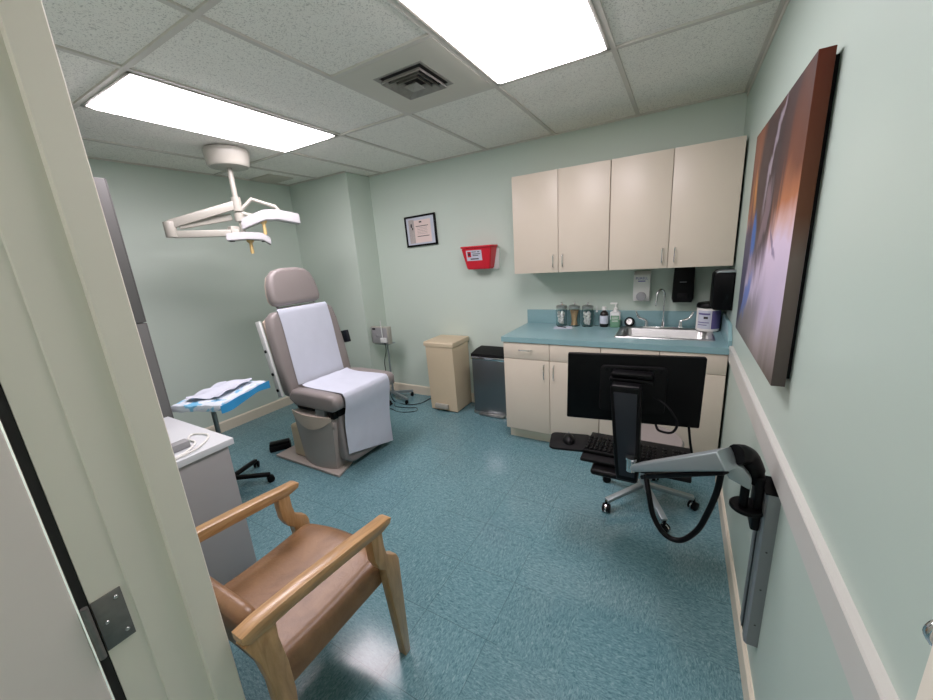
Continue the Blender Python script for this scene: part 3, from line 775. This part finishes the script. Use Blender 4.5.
# base plate and pedestal
M().prism([(-3.17, -1.65), (-2.41, -1.65), (-2.46, -1.49), (-2.56, -1.30), (-2.56, -1.0), (-2.60, -.97), (-3.17, -.97)], 'z', 0.001, .022, .004).obj('base_plate', 'shroud', t)
ped = M()
def pedout(k):
    # bowed outline, k = 0 bottom .. 1 top
    x0, x1 = -2.85-.02*k, -2.49+.07*k; hw = .285+.025*k
    out = []
    for i in range(13):
        a = i/12; out.append((x0+(x1-x0)*a, ecy-hw-.035*math.sin(PI*a)))
    for i in range(13):
        a = 1-i/12; out.append((x0+(x1-x0)*a, ecy+hw+.035*math.sin(PI*a)))
    return out
b = bmesh.new(); rings = []
for k in range(7): rings.append([b.verts.new((x, y, .023+.44*k/6)) for x, y in pedout(k/6)])
for A, B in zip(rings, rings[1:]):
    n = len(A)
    for i in range(n): b.faces.new((A[i], A[(i+1) % n], B[(i+1) % n], B[i]))
b.faces.new(rings[0][::-1]); b.faces.new(rings[-1]); bmesh.ops.recalc_face_normals(b, faces=b.faces[:])
bmesh.ops.bevel(b, geom=[e for e in b.edges if all(abs(v.co.z-.463) < 1e-4 for v in e.verts)], offset=.012, segments=2, affect='EDGES')
ped._join(b); pd = ped.obj('pedestal', 'shroud', t, angle=50)
# light scalloped cover on each side of the pedestal
for sgn in (-1, 1):
    cv = M()
    def f(u, v, sgn=sgn):
        x0, x1 = -2.865, -2.43
        x = x0+(x1-x0)*u; top = .470; bot = .44-.085*math.sin(PI*min(1, u*1.02))**.8
        z = bot+(top-bot)*v; k = (z-.023)/.44
        y = ecy+sgn*(.285+.025*k+.035*math.sin(PI*u)+.006)
        return (x, y, z)
    cv.grid(f, 20, 4, .006); cv.obj('pedestal_cover', 'shroud_light', t)
M().box((-3.01, ecy-.27, .0225), (-2.856, ecy+.27, .30), .02, 3).obj('motor_housing', 'beige_plastic', t)
# foot control at the rear-left of the plate
fc = thing('foot_control', 'black foot pedal block lying behind the floor plate of the exam chair', 'foot pedal', (-3.26, -1.56, 0))
mtx = Matrix.Translation((-3.265, -1.545, 0)) @ Matrix.Rotation(.95, 4, 'Z')
M().box((-.085, -.04, .001), (.085, .04, .05), .008, mtx=mtx).obj('base', 'black_matte', fc)
M().box((-.08, -.036, .0505), (.08, .036, .074), .006, mtx=mtx).obj('pedal', 'black', fc)
# seat frame and cushion
M().box((-2.86, ecy-.27, .464), (-2.39, ecy+.27, .512), .008).obj('seat_frame', 'black_matte', t)
for sgn in (-1, 1):
    y = ecy+sgn*.285
    M().box((-2.60, y-.022, .445), (-2.50, y+.022, .511), .006).obj('bracket', 'grey_metal', t)
    M().box((-2.46, y-.022, .455), (-2.40, y+.022, .511), .006).obj('latch', 'black', t)
b = bmesh.new()
m = M().box((-2.845, ecy-.235, .513), (-2.355, ecy+.235, .625), .035, 5); m.obj('seat', 'vinyl', t, angle=70)
for sgn in (-1, 1):
    y0 = ecy+sgn*.228; y1 = ecy+sgn*.328
    pl = [(-2.87, .56), (-2.86, .60), (-2.82, .638), (-2.7, .645), (-2.45, .642), (-2.365, .636), (-2.342, .60), (-2.345, .54), (-2.40, .514), (-2.80, .514)]
    M().prism(pl, 'y', min(y0, y1), max(y0, y1), .03, 5).obj('side_bolster', 'vinyl', t, angle=70)
# back: frame matrix, local x = across (world y), local z = up along the back, local y = thickness (towards -x)
tilt = math.atan2(.105, .60)
def back_m(x, z): # origin on front surface at bottom
    return Matrix.Translation((x, ecy, z)) @ Matrix.Rotation(-tilt, 4, 'Y') @ Matrix(((0, -1, 0, 0), (1, 0, 0, 0), (0, 0, 1, 0), (0, 0, 0, 1)))
bm_ = back_m(-2.835, .60)
out = [(-.322, 0), (-.30, -.02), (.30, -.02), (.322, 0), (.325, .25), (.315, .50), (.295, .60), (.25, .635), (.12, .648), (-.12, .648), (-.25, .635), (-.295, .60), (-.315, .50), (-.325, .25)]
M().prism(out, 'y', .0, .10, .032, 5, mtx=bm_).obj('backrest', 'vinyl', t, angle=70)
M().prism([(-.30, .02), (.30, .02), (.30, .58), (.22, .63), (-.22, .63), (-.30, .58)], 'y', .1005, .125, .004, mtx=bm_).obj('back_shell', 'shroud_light', t)
for sgn in (-1,):
    mm = M().box((sgn*.345-.009, .065, -.005), (sgn*.345+.009, .115, .59), .004, mtx=bm_)
    mm.obj('side_rail', 'clearish', t)
    mm = M()
    for z in (.05, .18, .36): mm.lathe([(.012, 0), (.012, .008), (.001, .009)], seg=12, mtx=bm_ @ Matrix.Translation((sgn*.353, .09, z)) @ Matrix.Rotation(sgn*PI/2, 4, 'Y'))
    mm.obj('rail_bolts', 'black_matte', t)
M().box((.356, .0, .26), (.39, .075, .37), .006, mtx=bm_).obj('side_pouch', 'navy', t)
# headrest
hm = back_m(-2.975, 1.285)
ho = [(-.175, -.025), (.175, -.025), (.208, -.012), (.222, .02), (.222, .08), (.210, .15), (.185, .215), (.14, .255), (.07, .27), (-.07, .27), (-.14, .255), (-.185, .215), (-.210, .15), (-.222, .08), (-.222, .02), (-.208, -.012)]
M().prism(ho, 'y', .0, .085, .034, 5, mtx=hm).obj('headrest', 'vinyl', t, angle=70)
M().prism([(x*.93, z*.93+.01) for x, z in ho], 'y', .0855, .10, .003, mtx=hm).obj('headrest_shell', 'shroud_light', t)
mm = M()
for sx in (-.17, .17):
    mm.tube([bm_ @ Vector((sx, .06, .60)), bm_ @ Vector((sx, .07, .66)), hm @ Vector((sx, .105, .05))], .009, 8)
mm.tube([bm_ @ Vector((-.17, .07, .66)), bm_ @ Vector((.17, .07, .66))], .009, 8)
mm.obj('headrest_bracket', 'chrome', t)
# leg rest hanging at front
lo_ = round_rect(ecy-.262, ecy+.262, .045, .50, .11, 6, (1, 1, .2, .2))
M().prism(lo_, 'x', -2.485, -2.395, .028, 4).obj('leg_rest', 'vinyl', t, angle=70)
M().prism(round_rect(ecy-.22, ecy+.24, .030, .20, .03, 3), 'x', -2.53, -2.487, .01).obj('leg_rest_bracket', 'black_matte', t)
M().box((-2.47, ecy-.31, .385), (-2.415, ecy-.286, .43), .005).obj('hinge_cover', 'shroud', t)
# paper drapes
def back_pt(l, th, h): return tuple(bm_ @ Vector((l, th, h)))
dm = M()
def fback(u, v):
    l = -.232+.458*u+.006*math.sin(v*5)
    # v from top (over the edge) down to seat
    if v < .1: h = .651; th = .055-.055*v/.1-.006
    else:
        h = .651-(v-.1)/.9*.60; th = -.006
    r = .004*math.sin(u*9+v*6)
    if v > .1 and v < .14: th += 0
    zz = h - (.012*math.sin(PI*u) if v > .95 else 0)
    return back_pt(l, th-abs(r)*.6, zz)
dm.grid(fback, 16, 24, .0012)
tag(dm.obj('paper_drape', 'paper'), 'white paper sheet draped over the upright back of the exam chair', 'paper sheet', 'paper sheets on the exam chair')
dm = M()
path = [(-2.805, .652), (-2.76, .640), (-2.65, .635), (-2.50, .637), (-2.40, .638), (-2.352, .632), (-2.335, .60), (-2.338, .54), (-2.360, .46), (-2.377, .35), (-2.379, .25), (-2.380, .135)]
sp = spline([(a, 0, c) for a, c in path], 4)
def fseat(u, v):
    k = v*(len(sp)-1); i = min(int(k), len(sp)-2); q = sp[i].lerp(sp[i+1], k-i)
    l = -.236+.462*u
    wob = .003*math.sin(u*11+v*9)+(.006*math.sin(u*4+2)*max(0, v-.6))
    # side bolsters lift the sheet edges: keep it clear
    # near end of the hang is slightly ragged
    z = q.z + max(0, (v-.6)/.4)*(.022-.125*u)
    return (q.x+(abs(wob) if v > .4 else 0)+.003, ecy+l*(1.0+.04*v), z+(0 if v > .45 else abs(wob)+.004))
dm.grid(fseat, 18, 40, .0012)
tag(dm.obj('paper_drape', 'paper'), 'white paper sheet over the exam chair seat hanging down its front', 'paper sheet', 'paper sheets on the exam chair')

# ------------------------------------------------------------------ surgical lamp
lx, ly = -3.33, -1.45
t = thing('surgical_lamp', 'white ceiling-mounted twin surgical lamp with jointed arms over the exam chair', 'surgical lamp', (lx, ly, H))
M().lathe([(.148, 0), (.152, -.01), (.152, -.03), (.142, -.105), (.13, -.118), (.035, -.123), (.001, -.123)], (lx, ly, H-.004), 40).obj('ceiling_canopy', 'offwhite', t)
M().tube([(lx, ly, H-.12), (lx, ly, 1.93)], .019, 16).obj('pole', 'offwhite', t)
def bar(mm, p0, p1, w, h, bev=.006):
    p0, p1 = Vector(p0), Vector(p1); d = p1-p0; L = d.length
    q = d.to_track_quat('X', 'Z').to_matrix().to_4x4(); q.translation = p0
    mm.box((0, -w/2, -h/2), (L, w/2, h/2), bev, mtx=q)
E1 = Vector((-3.56, -1.84, 1.905)); E2 = Vector((-3.545, -1.80, 1.835))
m = M(); bar(m, (lx, ly, 2.045), E1, .045, .062); m.lathe([(.034, -.05), (.034, .05)], (lx, ly, 2.045), 20); m.obj('upper_arm', 'offwhite', t)
m = M(); bar(m, E2+Vector((-.02, -.03, 0)), (-3.335, -1.47, 1.835), .05, .05); m.obj('lower_arm', 'offwhite', t)
m = M(); bar(m, E1+Vector((.02, .05, -.01)), (-3.40, -1.47, 1.96), .04, .05); m.obj('middle_arm', 'offwhite', t)
M().lathe([(.036, -.055), (.038, -.05), (.038, .05), (.036, .055)], (E1.x, E1.y, 1.87), 20).obj('elbow_joint', 'offwhite', t)
m = M().tube([(lx, ly, 1.93), (lx+.005, ly+.01, 1.80)], .017, 12); m.lathe([(.032, -.03), (.034, 0), (.032, .03)], (lx, ly, 1.95), 18); m.obj('knuckle_joint', 'offwhite', t)
def head(path, wz, dep, name, zoff):
    """curved bar head following 3-D path"""
    b = bmesh.new(); P = [Vector(p) for p in path]; rings = []
    nrm = Vector((.857, -.51, 0))
    for i, p in enumerate(P):
        d = (P[min(i+1, len(P)-1)]-P[max(i-1, 0)]).normalized(); up = Vector((0, 0, 1)); sd = nrm
        c = [(p+sd*sa*dep/2+up*za*wz/2) for sa, za in ((-1, -1), (1, -1), (.75, 1), (-.75, 1))]
        rings.append([b.verts.new(q) for q in c])
    for A, B in zip(rings, rings[1:]):
        for k in range(4): b.faces.new((A[k], A[(k+1) % 4], B[(k+1) % 4], B[k]))
    b.faces.new(rings[0][::-1]); b.faces.new(rings[-1]); bmesh.ops.recalc_face_normals(b, faces=b.faces[:])
    bmesh.ops.bevel(b, geom=b.edges[:], offset=.006, segments=2, affect='EDGES')
    m = M(); m._join(b); return m.obj(name, 'lampgrey', t)
h1 = head([(-3.34, -1.44, 1.895), (-3.285, -1.36, 1.935), (-3.25, -1.29, 1.965), (-3.20, -1.21, 1.965), (-3.11, -1.08, 1.930)], .082, .12, 'lamp_head', 0)
h2 = head([(-3.37, -1.56, 1.80), (-3.31, -1.44, 1.808), (-3.26, -1.34, 1.80), (-3.235, -1.29, 1.762)], .058, .13, 'lamp_head', 0)
for hh, (x, y, z) in ((h1, (-3.245, -1.315, 1.925)), (h2, (-3.30, -1.42, 1.783))):
    M().lathe([(.03, 0), (.024, -.02), (.012, -.03), (.013, -.095), (.011, -.11), (.001, -.111)], (x, y, z), 18).obj('sterile_handle', 'yellow', hh)
for (x, y, z) in ((-3.345, -1.535, 1.774), (-3.258, -1.33, 1.766)):
    M().lathe([(.02, 0), (.018, -.006), (.001, -.004)], (x, y, z), 16).obj('bulb_recess', 'black_matte', h2)
m = M()
m.tube([(lx, ly, 1.985), (-3.275, -1.36, 2.085), (-3.195, -1.22, 2.03), (-3.185, -1.205, 2.0)], .016, 10)
m.tube([(lx, ly, 1.99), (-3.25, -1.33, 1.94)], .016, 10)
m.obj('yoke', 'offwhite', t)
M().box((-3.39, -1.53, 1.80), (-3.335, -1.46, 1.885), .008).obj('joint_box', 'offwhite', t)

# ------------------------------------------------------------------ instrument tray stand
tx, ty = -3.07, -2.07
t = thing('tray_stand', 'instrument tray stand on a black caster base behind the desk', 'stand', (tx, ty, 0))
m = M()
for k in range(5):
    a = math.radians(112+72*k) ; L = .27
    e = Vector((tx+L*math.cos(a), ty+L*math.sin(a), .06))
    bar(m, (tx, ty, .078), e, .034, .026)
    cm = M(); cmt = Matrix.Translation((e.x, e.y, .0265)) @ Matrix.Rotation(a+.5, 4, 'Z') @ Matrix.Rotation(PI/2, 4, 'X')
    for s_ in (-.012, .012): cm.lathe([(.02, s_-.008), (.026, s_-.005), (.026, s_+.005), (.02, s_+.008)], seg=18, mtx=cmt)
    cm.lathe([(.007, .02), (.007, .045)], (e.x, e.y, .01), 8)
    cm.obj('caster', 'black', t)
m.lathe([(.04, .06), (.04, .1), (.025, .11), (.001, .11)], (tx, ty, 0), 20)
m.obj('base', 'black_matte', t)
M().tube([(tx, ty, .1), (tx, ty, .735)], .015, 14).obj('pole', 'grey_metal', t)
tm = Matrix.Translation((-2.885, -2.075, 0)) @ Matrix.Rotation(math.radians(114), 4, 'Z')
M().prism(round_rect(-.215, .215, -.16, .16, .03, 4), 'z', .750, .768, .003, mtx=tm).obj('tray', 'steel', t)
m = M(); bar(m, (tx, ty, .735), (-2.92, -2.08, .738), .03, .02); m.obj('tray_arm', 'grey_metal', t)
dm = M()
def fdr(u, v):
    x = -.25+.50*u; y = -.195+.39*v
    ex = max(0, abs(x)-.215); ey = max(0, abs(y)-.16)
    z = .7725+.005*abs(math.sin(x*31+y*17))+.004*abs(math.sin(y*43-x*9)) - 1.2*max(ex, ey)
    xx = max(-.227, min(.227, x)); yy = max(-.172, min(.172, y))
    q = tm @ Vector((xx, yy, z)); return tuple(q)
dm.grid(fdr, 34, 26, .0014)
o = tag(dm.obj('tray_drape', 'drape'), 'blue and white disposable sheet covering the instrument tray', 'drape sheet')
bb = M(); bb.grid(lambda u, v: tuple(tm @ Vector((-.233+.466*u, -.178-.004*math.sin(u*14), .770-.048*v-.01*v*math.sin(u*7)))), 24, 3, .0014)
bb.obj('blue_border', 'blue_paper', o)
m = M()
def fpp(u, v):
    x = -.16+.34*u; y = -.10+.22*v
    z = .790+.012*abs(math.sin(x*23+y*11+1))+.006*math.sin(y*50)
    return tuple(tm @ Vector((x+.02*math.sin(v*7), y, z)))
m.grid(fpp, 26, 16, .0015)
tag(m.obj('crumpled_paper', 'paper'), 'crumpled white wrap lying on the blue tray sheet', 'paper')

# ------------------------------------------------------------------ desk and tall cabinet
t = thing('desk', 'grey laminate desk with white top, left, behind the armchair', 'desk', (-2.55, -2.66, 0))
M().box((-2.872, -2.955, .708), (-2.180, -2.39, .74), .002).obj('desktop', 'desk_top', t)
M().box((-2.22, -2.955, 0.001), (-2.195, -2.415, .7075), .001).obj('side_panel', 'desk_side', t)
M().box((-2.865, -2.955, 0.001), (-2.84, -2.415, .7075), .001).obj('side_panel', 'desk_side', t)
M().box((-2.8395, -2.953, .25), (-2.2205, -2.935, .7075)).obj('back_panel', 'desk_side', t)
t = thing('tall_cabinet', 'tall dark grey two-section cabinet left of the desk', 'cabinet', (-3.34, -2.66, 0))
for z0_, z1_, nm in ((.0, 1.296, 'lower_section'), (1.300, 2.046, 'upper_section')):
    bb = M().box((-3.8, -2.955, z0_+.001), (-2.88, -2.368, z1_), .002).obj(nm, 'cab_grey', t)
    for k in range(2):
        xa = -3.8+.46*k
        dd = M().box((xa+.001, -2.3678, z0_+.001), (xa+.459, -2.361, z1_-.0), .001).obj('door', 'cab_grey', bb)
tag(M().box((-2.335, -2.63, .7405), (-2.285, -2.53, .775), .004, mtx=None).obj('small_box', 'grey_pad'), 'small grey box on the white desk top', 'box')
tag(M().tube(spline([(-2.22, -2.66, .746), (-2.23, -2.58, .746), (-2.30, -2.505, .746), (-2.38, -2.50, .746), (-2.42, -2.46, .746), (-2.34, -2.43, .746), (-2.27, -2.47, .746), (-2.21, -2.55, .75), (-2.205, -2.64, .746)], 8), .005, 8).obj('tubing', 'white'), 'loose loop of white tubing lying on the desk top', 'tubing')

# ------------------------------------------------------------------ armchair
t = thing('armchair', 'maple-framed armchair with tan padded seat beside the doorway', 'armchair', (-1.43, -2.66, 0))
prof_arm = [(-2.412, .638), (-2.420, .620), (-2.46, .612), (-2.62, .628), (-2.80, .645), (-2.93, .650), (-2.945, .665), (-2.945, .686), (-2.90, .690), (-2.78, .684), (-2.60, .666), (-2.47, .650), (-2.425, .646)]
front = [(-2.448, .618), (-2.447, .556), (-2.440, .515), (-2.415, .490), (-2.393, .474), (-2.384, .45), (-2.384, .40), (-2.388, .001), (-2.416, .001), (-2.452, .40), (-2.456, .455), (-2.480, .48), (-2.496, .52), (-2.500, .575), (-2.498, .622)]
rear = [(-2.860, .652), (-2.862, .60), (-2.852, .50), (-2.850, .40), (-2.866, .20), (-2.90, .001), (-2.935, .001), (-2.912, .20), (-2.902, .36), (-2.905, .48), (-2.918, .57), (-2.944, .652)]
front = [(y_-.014, z_) for y_, z_ in front]
for s_, (xc) in (('r', -1.172), ('l', -1.690)):
    M().prism(prof_arm, 'x', xc-.023, xc+.023, .004, 2).obj('armrest', 'wood', t)
    M().prism(front, 'x', xc-.02, xc+.02, .004, 2).obj('leg', 'wood_leg', t)
    M().prism(rear, 'x', xc-.02, xc+.02, .004, 2).obj('leg', 'wood_leg', t)
# seat cushion: rounded slab with waterfall front and bowed front edge
b = bmesh.new()
nx, ny = 20, 18
sx_0, sx_1 = -1.663, -1.195
def seat_pt(u, v, top):
    x = sx_0+(sx_1-sx_0)*u; ue = abs(2*u-1)
    yf = -2.41+.030*(1-ue**2); yb_ = -2.84
    y = yb_+(yf-yb_)*v
    e = max(0, (v-.84)/.16); side = max(0, (ue-.86)/.14)
    z = .462+.010*(1-ue**2)-.018*math.sin(PI*min(1, v*1.1))*.5 if top else .372
    if top: z -= .030*(1-math.sqrt(max(0, 1-e*e)))+.022*(1-math.sqrt(max(0, 1-side*side)))
    return (x, y, z)
m = M()
tv = [[b.verts.new(seat_pt(i/nx, j/ny, True)) for j in range(ny+1)] for i in range(nx+1)]
bv = [[b.verts.new(seat_pt(i/nx, j/ny, False)) for j in range(ny+1)] for i in range(nx+1)]
for i in range(nx):
    for j in range(ny):
        b.faces.new((tv[i][j], tv[i+1][j], tv[i+1][j+1], tv[i][j+1])); b.faces.new((bv[i][j], bv[i][j+1], bv[i+1][j+1], bv[i+1][j]))
for i in range(nx):
    b.faces.new((tv[i][ny], tv[i+1][ny], bv[i+1][ny], bv[i][ny])); b.faces.new((tv[i][0], bv[i][0], bv[i+1][0], tv[i+1][0]))
for j in range(ny):
    b.faces.new((tv[0][j], tv[0][j+1], bv[0][j+1], bv[0][j])); b.faces.new((tv[nx][j], bv[nx][j], bv[nx][j+1], tv[nx][j+1]))
bmesh.ops.recalc_face_normals(b, faces=b.faces[:]); m._join(b); m.obj('seat', 'leather', t, angle=75)
M().box((-1.64, -2.80, .345), (-1.25, -2.48, .3715), .004).obj('seat_rail', 'wood', t)
bk = Matrix.Translation((0, -2.825, .43)) @ Matrix.Rotation(math.radians(11), 4, 'X')
M().prism(round_rect(-1.66, -1.198, 0, .265, .05, 5), 'y', -.048, .0, .018, 4, mtx=bk).obj('backrest', 'leather', t, angle=70)

# ------------------------------------------------------------------ rolling stool under the keyboard
cx_, cy_ = -.405, -1.035
t = thing('rolling_stool', 'rolling stool with five-leg polished base under the keyboard tray', 'stool', (cx_, cy_, 0))
m = M()
for k in range(5):
    a = math.radians(9+72*k); L = .265
    e = Vector((cx_+L*math.cos(a), cy_+L*math.sin(a), .075))
    bar(m, (cx_, cy_, .125), e, .036, .024)
    cm = M(); cmt = Matrix.Translation((e.x, e.y, .0265)) @ Matrix.Rotation(a+.7, 4, 'Z') @ Matrix.Rotation(PI/2, 4, 'X')
    for s_ in (-.013, .013): cm.lathe([(.02, s_-.009), (.026, s_-.006), (.026, s_+.006), (.02, s_+.009)], seg=18, mtx=cmt)
    cm.lathe([(.008, .02), (.008, .065)], (e.x, e.y, .01), 8)
    c1 = cm.obj('caster', 'black', t)
    M().lathe([(.0275, .004), (.0275, -.004)], seg=18, mtx=cmt).obj('caster_hood', 'chrome', c1)
m.obj('base', 'grey_metal', t)
M().tube([(cx_, cy_, .10), (cx_, cy_, .24)], .027, 16).obj('column', 'grey_metal', t)
M().tube([(cx_, cy_, .24), (cx_, cy_, .375)], .016, 16).obj('gas_lift', 'chrome', t)
M().lathe([(.05, .37), (.16, .378), (.182, .385), (.19, .40), (.19, .425), (.18, .438), (.12, .444), (.001, .445)], (cx_, cy_, 0), 36).obj('seat', 'vinyl', t)

# ------------------------------------------------------------------ wall workstation mount
t = thing('workstation_mount', 'grey articulated workstation arm on a vertical aluminium wall track', 'wall mount', (-.02, -1.97, .25))
# wall track
m = M().prism([(0, -2.02), (-.030, -2.02), (-.036, -2.012), (-.036, -1.985), (-.026, -1.983), (-.026, -1.957), (-.036, -1.955), (-.036, -1.925), (-.030, -1.92), (0, -1.92)], 'z', .245, .806)
tr = m.obj('wall_track', 'track', t, smooth=False)
M().box((-.0345, -1.984, .25), (-.0262, -1.956, .80)).obj('track_channel', 'black_matte', tr)
M().prism([(-.0005, -2.022), (-.038, -2.022), (-.038, -1.918), (-.0005, -1.918)], 'z', .8065, .811).obj('track_cap', 'black', tr)
m = M()
for z in (.33, .47, .61): m.lathe([(.003, 0), (.002, .001)], seg=8, mtx=Matrix.Translation((-.015, -2.0202, z)) @ RX)
m.obj('track_screws', 'ink', tr)
# carriage, posts and discs
M().box((-.058, -2.0, .66), (-.0365, -1.94, .84), .005).obj('carriage', 'black', t)
M().lathe([(.042, 0), (.046, .004), (.046, .012), (.042, .016)], (-.070, -1.985, .722), 24).obj('lower_plate', 'black', t)
M().tube([(-.082, -1.995, .738), (-.082, -1.995, .82)], .012, 12).obj('post', 'black', t)
# shoulder
sm = M()
P0, P1 = Vector((-.055, -1.965, .80)), Vector((-.135, -2.03, .91))
sp_ = spline([(-.052, -1.965, .815), (-.066, -1.975, .86), (-.088, -1.992, .905), (-.118, -2.015, .915)], 5)
sm.tube(sp_, [.024]*4+[.028]*8+[.03]*4, 14)
sm.obj('shoulder_cover', 'black', t)
sm = M().prism([(-.075, .815), (-.13, .84), (-.155, .885), (-.14, .90), (-.10, .885), (-.075, .85)], 'y', -2.035, -1.975, .006); sm.obj('shoulder_bracket', 'grey_metal', t)
# main spring arm
aA, aB = Vector((-.135, -2.035, .905)), Vector((-.398, -1.812, .682))
d = aB-aA; L = d.length; q = d.to_track_quat('X', 'Z').to_matrix().to_4x4(); q.translation = aA
M().prism([(0, -.028), (L*.96, -.010), (L, -.005), (L, .010), (L*.96, .018), (0, .032)], 'y', -.032, .032, .008, 3, mtx=q).obj('spring_arm', 'grey_metal', t)
M().box((.02, -.022, -.040), (L*.93, .022, -.025), .004, mtx=q).obj('arm_cable_cover', 'black', t)
m = M().tube([(-.42, -1.785, .65), (-.42, -1.785, .70)], .018, 16); m.lathe([(.022, 0), (.022, .010), (.001, .012)], (-.42, -1.785, .70), 18); m.obj('elbow_pivot', 'chrome', t)
# upright column
M().prism([(-.478, .575), (-.398, .575), (-.392, .64), (-.398, .985), (-.406, .998), (-.507, .998), (-.514, .985), (-.488, .64)], 'y', -1.755, -1.70, .01, 3).obj('column', 'black', t)
M().prism([(-.466, .60), (-.408, .60), (-.412, .97), (-.499, .97)], 'y', -1.7585, -1.7552, .001).obj('column_face', 'navy', t)
M().box((-.525, -1.70, .993), (-.36, -1.640, 1.010), .004).obj('head_bracket', 'black', t)
M().box((-.520, -1.70, 1.014), (-.365, -1.640, 1.032), .006).obj('head_cover', 'black', t)
# keyboard tray
M().box((-.655, -1.645, .560), (-.20, -1.36, .578), .006).obj('keyboard_tray', 'black_matte', t)
M().box((-.60, -1.69, .525), (-.40, -1.46, .5555), .02, 3).obj('tray_housing', 'black', t)
mtx_ = Matrix.Translation((-.735, -1.495, .568)) @ Matrix.Rotation(.2, 4, 'Z')
M().prism(round_rect(-.105, .105, -.085, .085, .03, 4), 'z', -.006, .006, .002, mtx=mtx_).obj('mouse_tray', 'black_matte', t)
# hose loops
M().tube(spline([(-.36, -1.86, .69), (-.345, -1.90, .64), (-.325, -1.92, .565), (-.285, -1.94, .515), (-.235, -1.95, .515), (-.19, -1.96, .58), (-.165, -1.97, .67), (-.15, -1.985, .76), (-.145, -1.99, .83)], 8), .0095, 10).obj('cable_sleeve', 'black', t)
M().tube(spline([(-.36, -1.66, .93), (-.31, -1.69, .91), (-.27, -1.70, .85), (-.285, -1.69, .80), (-.33, -1.68, .795), (-.345, -1.66, .81)], 8), .005, 8).obj('cable', 'black_matte', t)
M().tube(spline([(-.225, -1.585, .79), (-.215, -1.59, .72), (-.205, -1.60, .66), (-.215, -1.56, .583)], 8), .005, 8).obj('cable', 'black', t)
# keyboard and mouse
kt = thing('keyboard', 'black computer keyboard on the tray behind the arm column', 'keyboard', (-.43, -1.48, .579))
M().box((-.652, -1.595, .5785), (-.208, -1.44, .597), .004).obj('case', 'black_matte', kt)
keys = M().box((-.648, -1.588, .5965), (-.212, -1.446, .5985))
for r in range(5):
    for k in range(21):
        if k in (15, 17) : continue
        x = -.645+k*.0206; y = -1.583+r*.027
        keys.box((x, y, .597), (x+.0165, y+.021, .6045), .0025, 1)
keys.obj('keys', 'black', kt)
mo = thing('computer_mouse', 'black computer mouse on the pad left of the keyboard', 'mouse', (-.76, -1.53, .5745))
b = bmesh.new(); bmesh.ops.create_uvsphere(b, u_segments=20, v_segments=12, radius=1)
for v in b.verts:
    v.co = Vector((v.co.x*.03, v.co.y*.052, max(0, v.co.z)*.032))
m = M(); m._join(b, Matrix.Translation((-.745, -1.495, .5745)) @ Matrix.Rotation(.3, 4, 'Z')); m.obj('shell', 'black', mo)
M().tube([(-.753, -1.465, .601), (-.756, -1.455, .598)], .004, 8).obj('scroll_wheel', 'grey_pad', mo)

# monitor (seen from the back)
yaw = math.atan2(.10, .525)
mm_ = Matrix.Translation((-.4485, -1.60, .934)) @ Matrix.Rotation(yaw, 4, 'Z') @ Matrix.Rotation(math.radians(1.0), 4, 'Y')
t = thing('monitor', 'wide black monitor seen from behind in front of the sink cabinet', 'monitor', (-.4425, -1.6, .775))
M().prism(round_rect(-.2675, .2675, -.153, .153, .006, 3), 'y', -.014, .012, .003, 2, mtx=mm_).obj('housing', 'black', t)
M().box((-.2635, .0123, -.148), (.2635, .0135, .149), mtx=mm_).obj('screen', 'ink', t)
M().prism(round_rect(-.13, .13, -.10, .11, .02, 4), 'y', -.030, -.0143, .006, 2, mtx=mm_).obj('rear_bulge', 'black_matte', t)
m = M()
for k in range(12): m.box((-.11+k*.019, -.0315, .085), (-.099+k*.019, -.0298, .10), mtx=mm_)
m.obj('vent_slots', 'black', t)

# ------------------------------------------------------------------ camera, world, view
V = dict(f=368.81, X=-0.293, Y=-3.2455, Z=1.5373, pitch=-14.2383, yaw=30.5242, roll=-3.9609)
y_, p_, r_ = [math.radians(V[k]) for k in ('yaw', 'pitch', 'roll')]
fw = Vector((-math.sin(y_)*math.cos(p_), math.cos(y_)*math.cos(p_), math.sin(p_)))
rt = Vector((math.cos(y_), math.sin(y_), 0)); up = rt.cross(fw)
r2 = rt*math.cos(r_)+up*math.sin(r_); u2 = up*math.cos(r_)-rt*math.sin(r_)
cam = bpy.data.cameras.new('camera'); co = bpy.data.objects.new('camera', cam); col.objects.link(co)
cam.sensor_fit = 'HORIZONTAL'; cam.sensor_width = 36; cam.lens = V['f']*36/933; cam.clip_start = .01
co.matrix_world = Matrix(((r2.x, u2.x, -fw.x, V['X']), (r2.y, u2.y, -fw.y, V['Y']), (r2.z, u2.z, -fw.z, V['Z']), (0, 0, 0, 1)))
scene.camera = co
w = bpy.data.worlds.new('world'); scene.world = w; w.use_nodes = True
w.node_tree.nodes['Background'].inputs[0].default_value = (.7, .8, 1, 1); w.node_tree.nodes['Background'].inputs[1].default_value = .0
scene.view_settings.view_transform = 'Standard'; scene.view_settings.look = 'None'
scene.view_settings.exposure = 0.95; scene.view_settings.gamma = 1.0; scene.view_settings.use_curve_mapping = False
scene.cycles.use_denoising = True
scene.cycles.diffuse_bounces = 10; scene.cycles.max_bounces = 14; scene.cycles.glossy_bounces = 5
scene.cycles.sample_clamp_indirect = 8
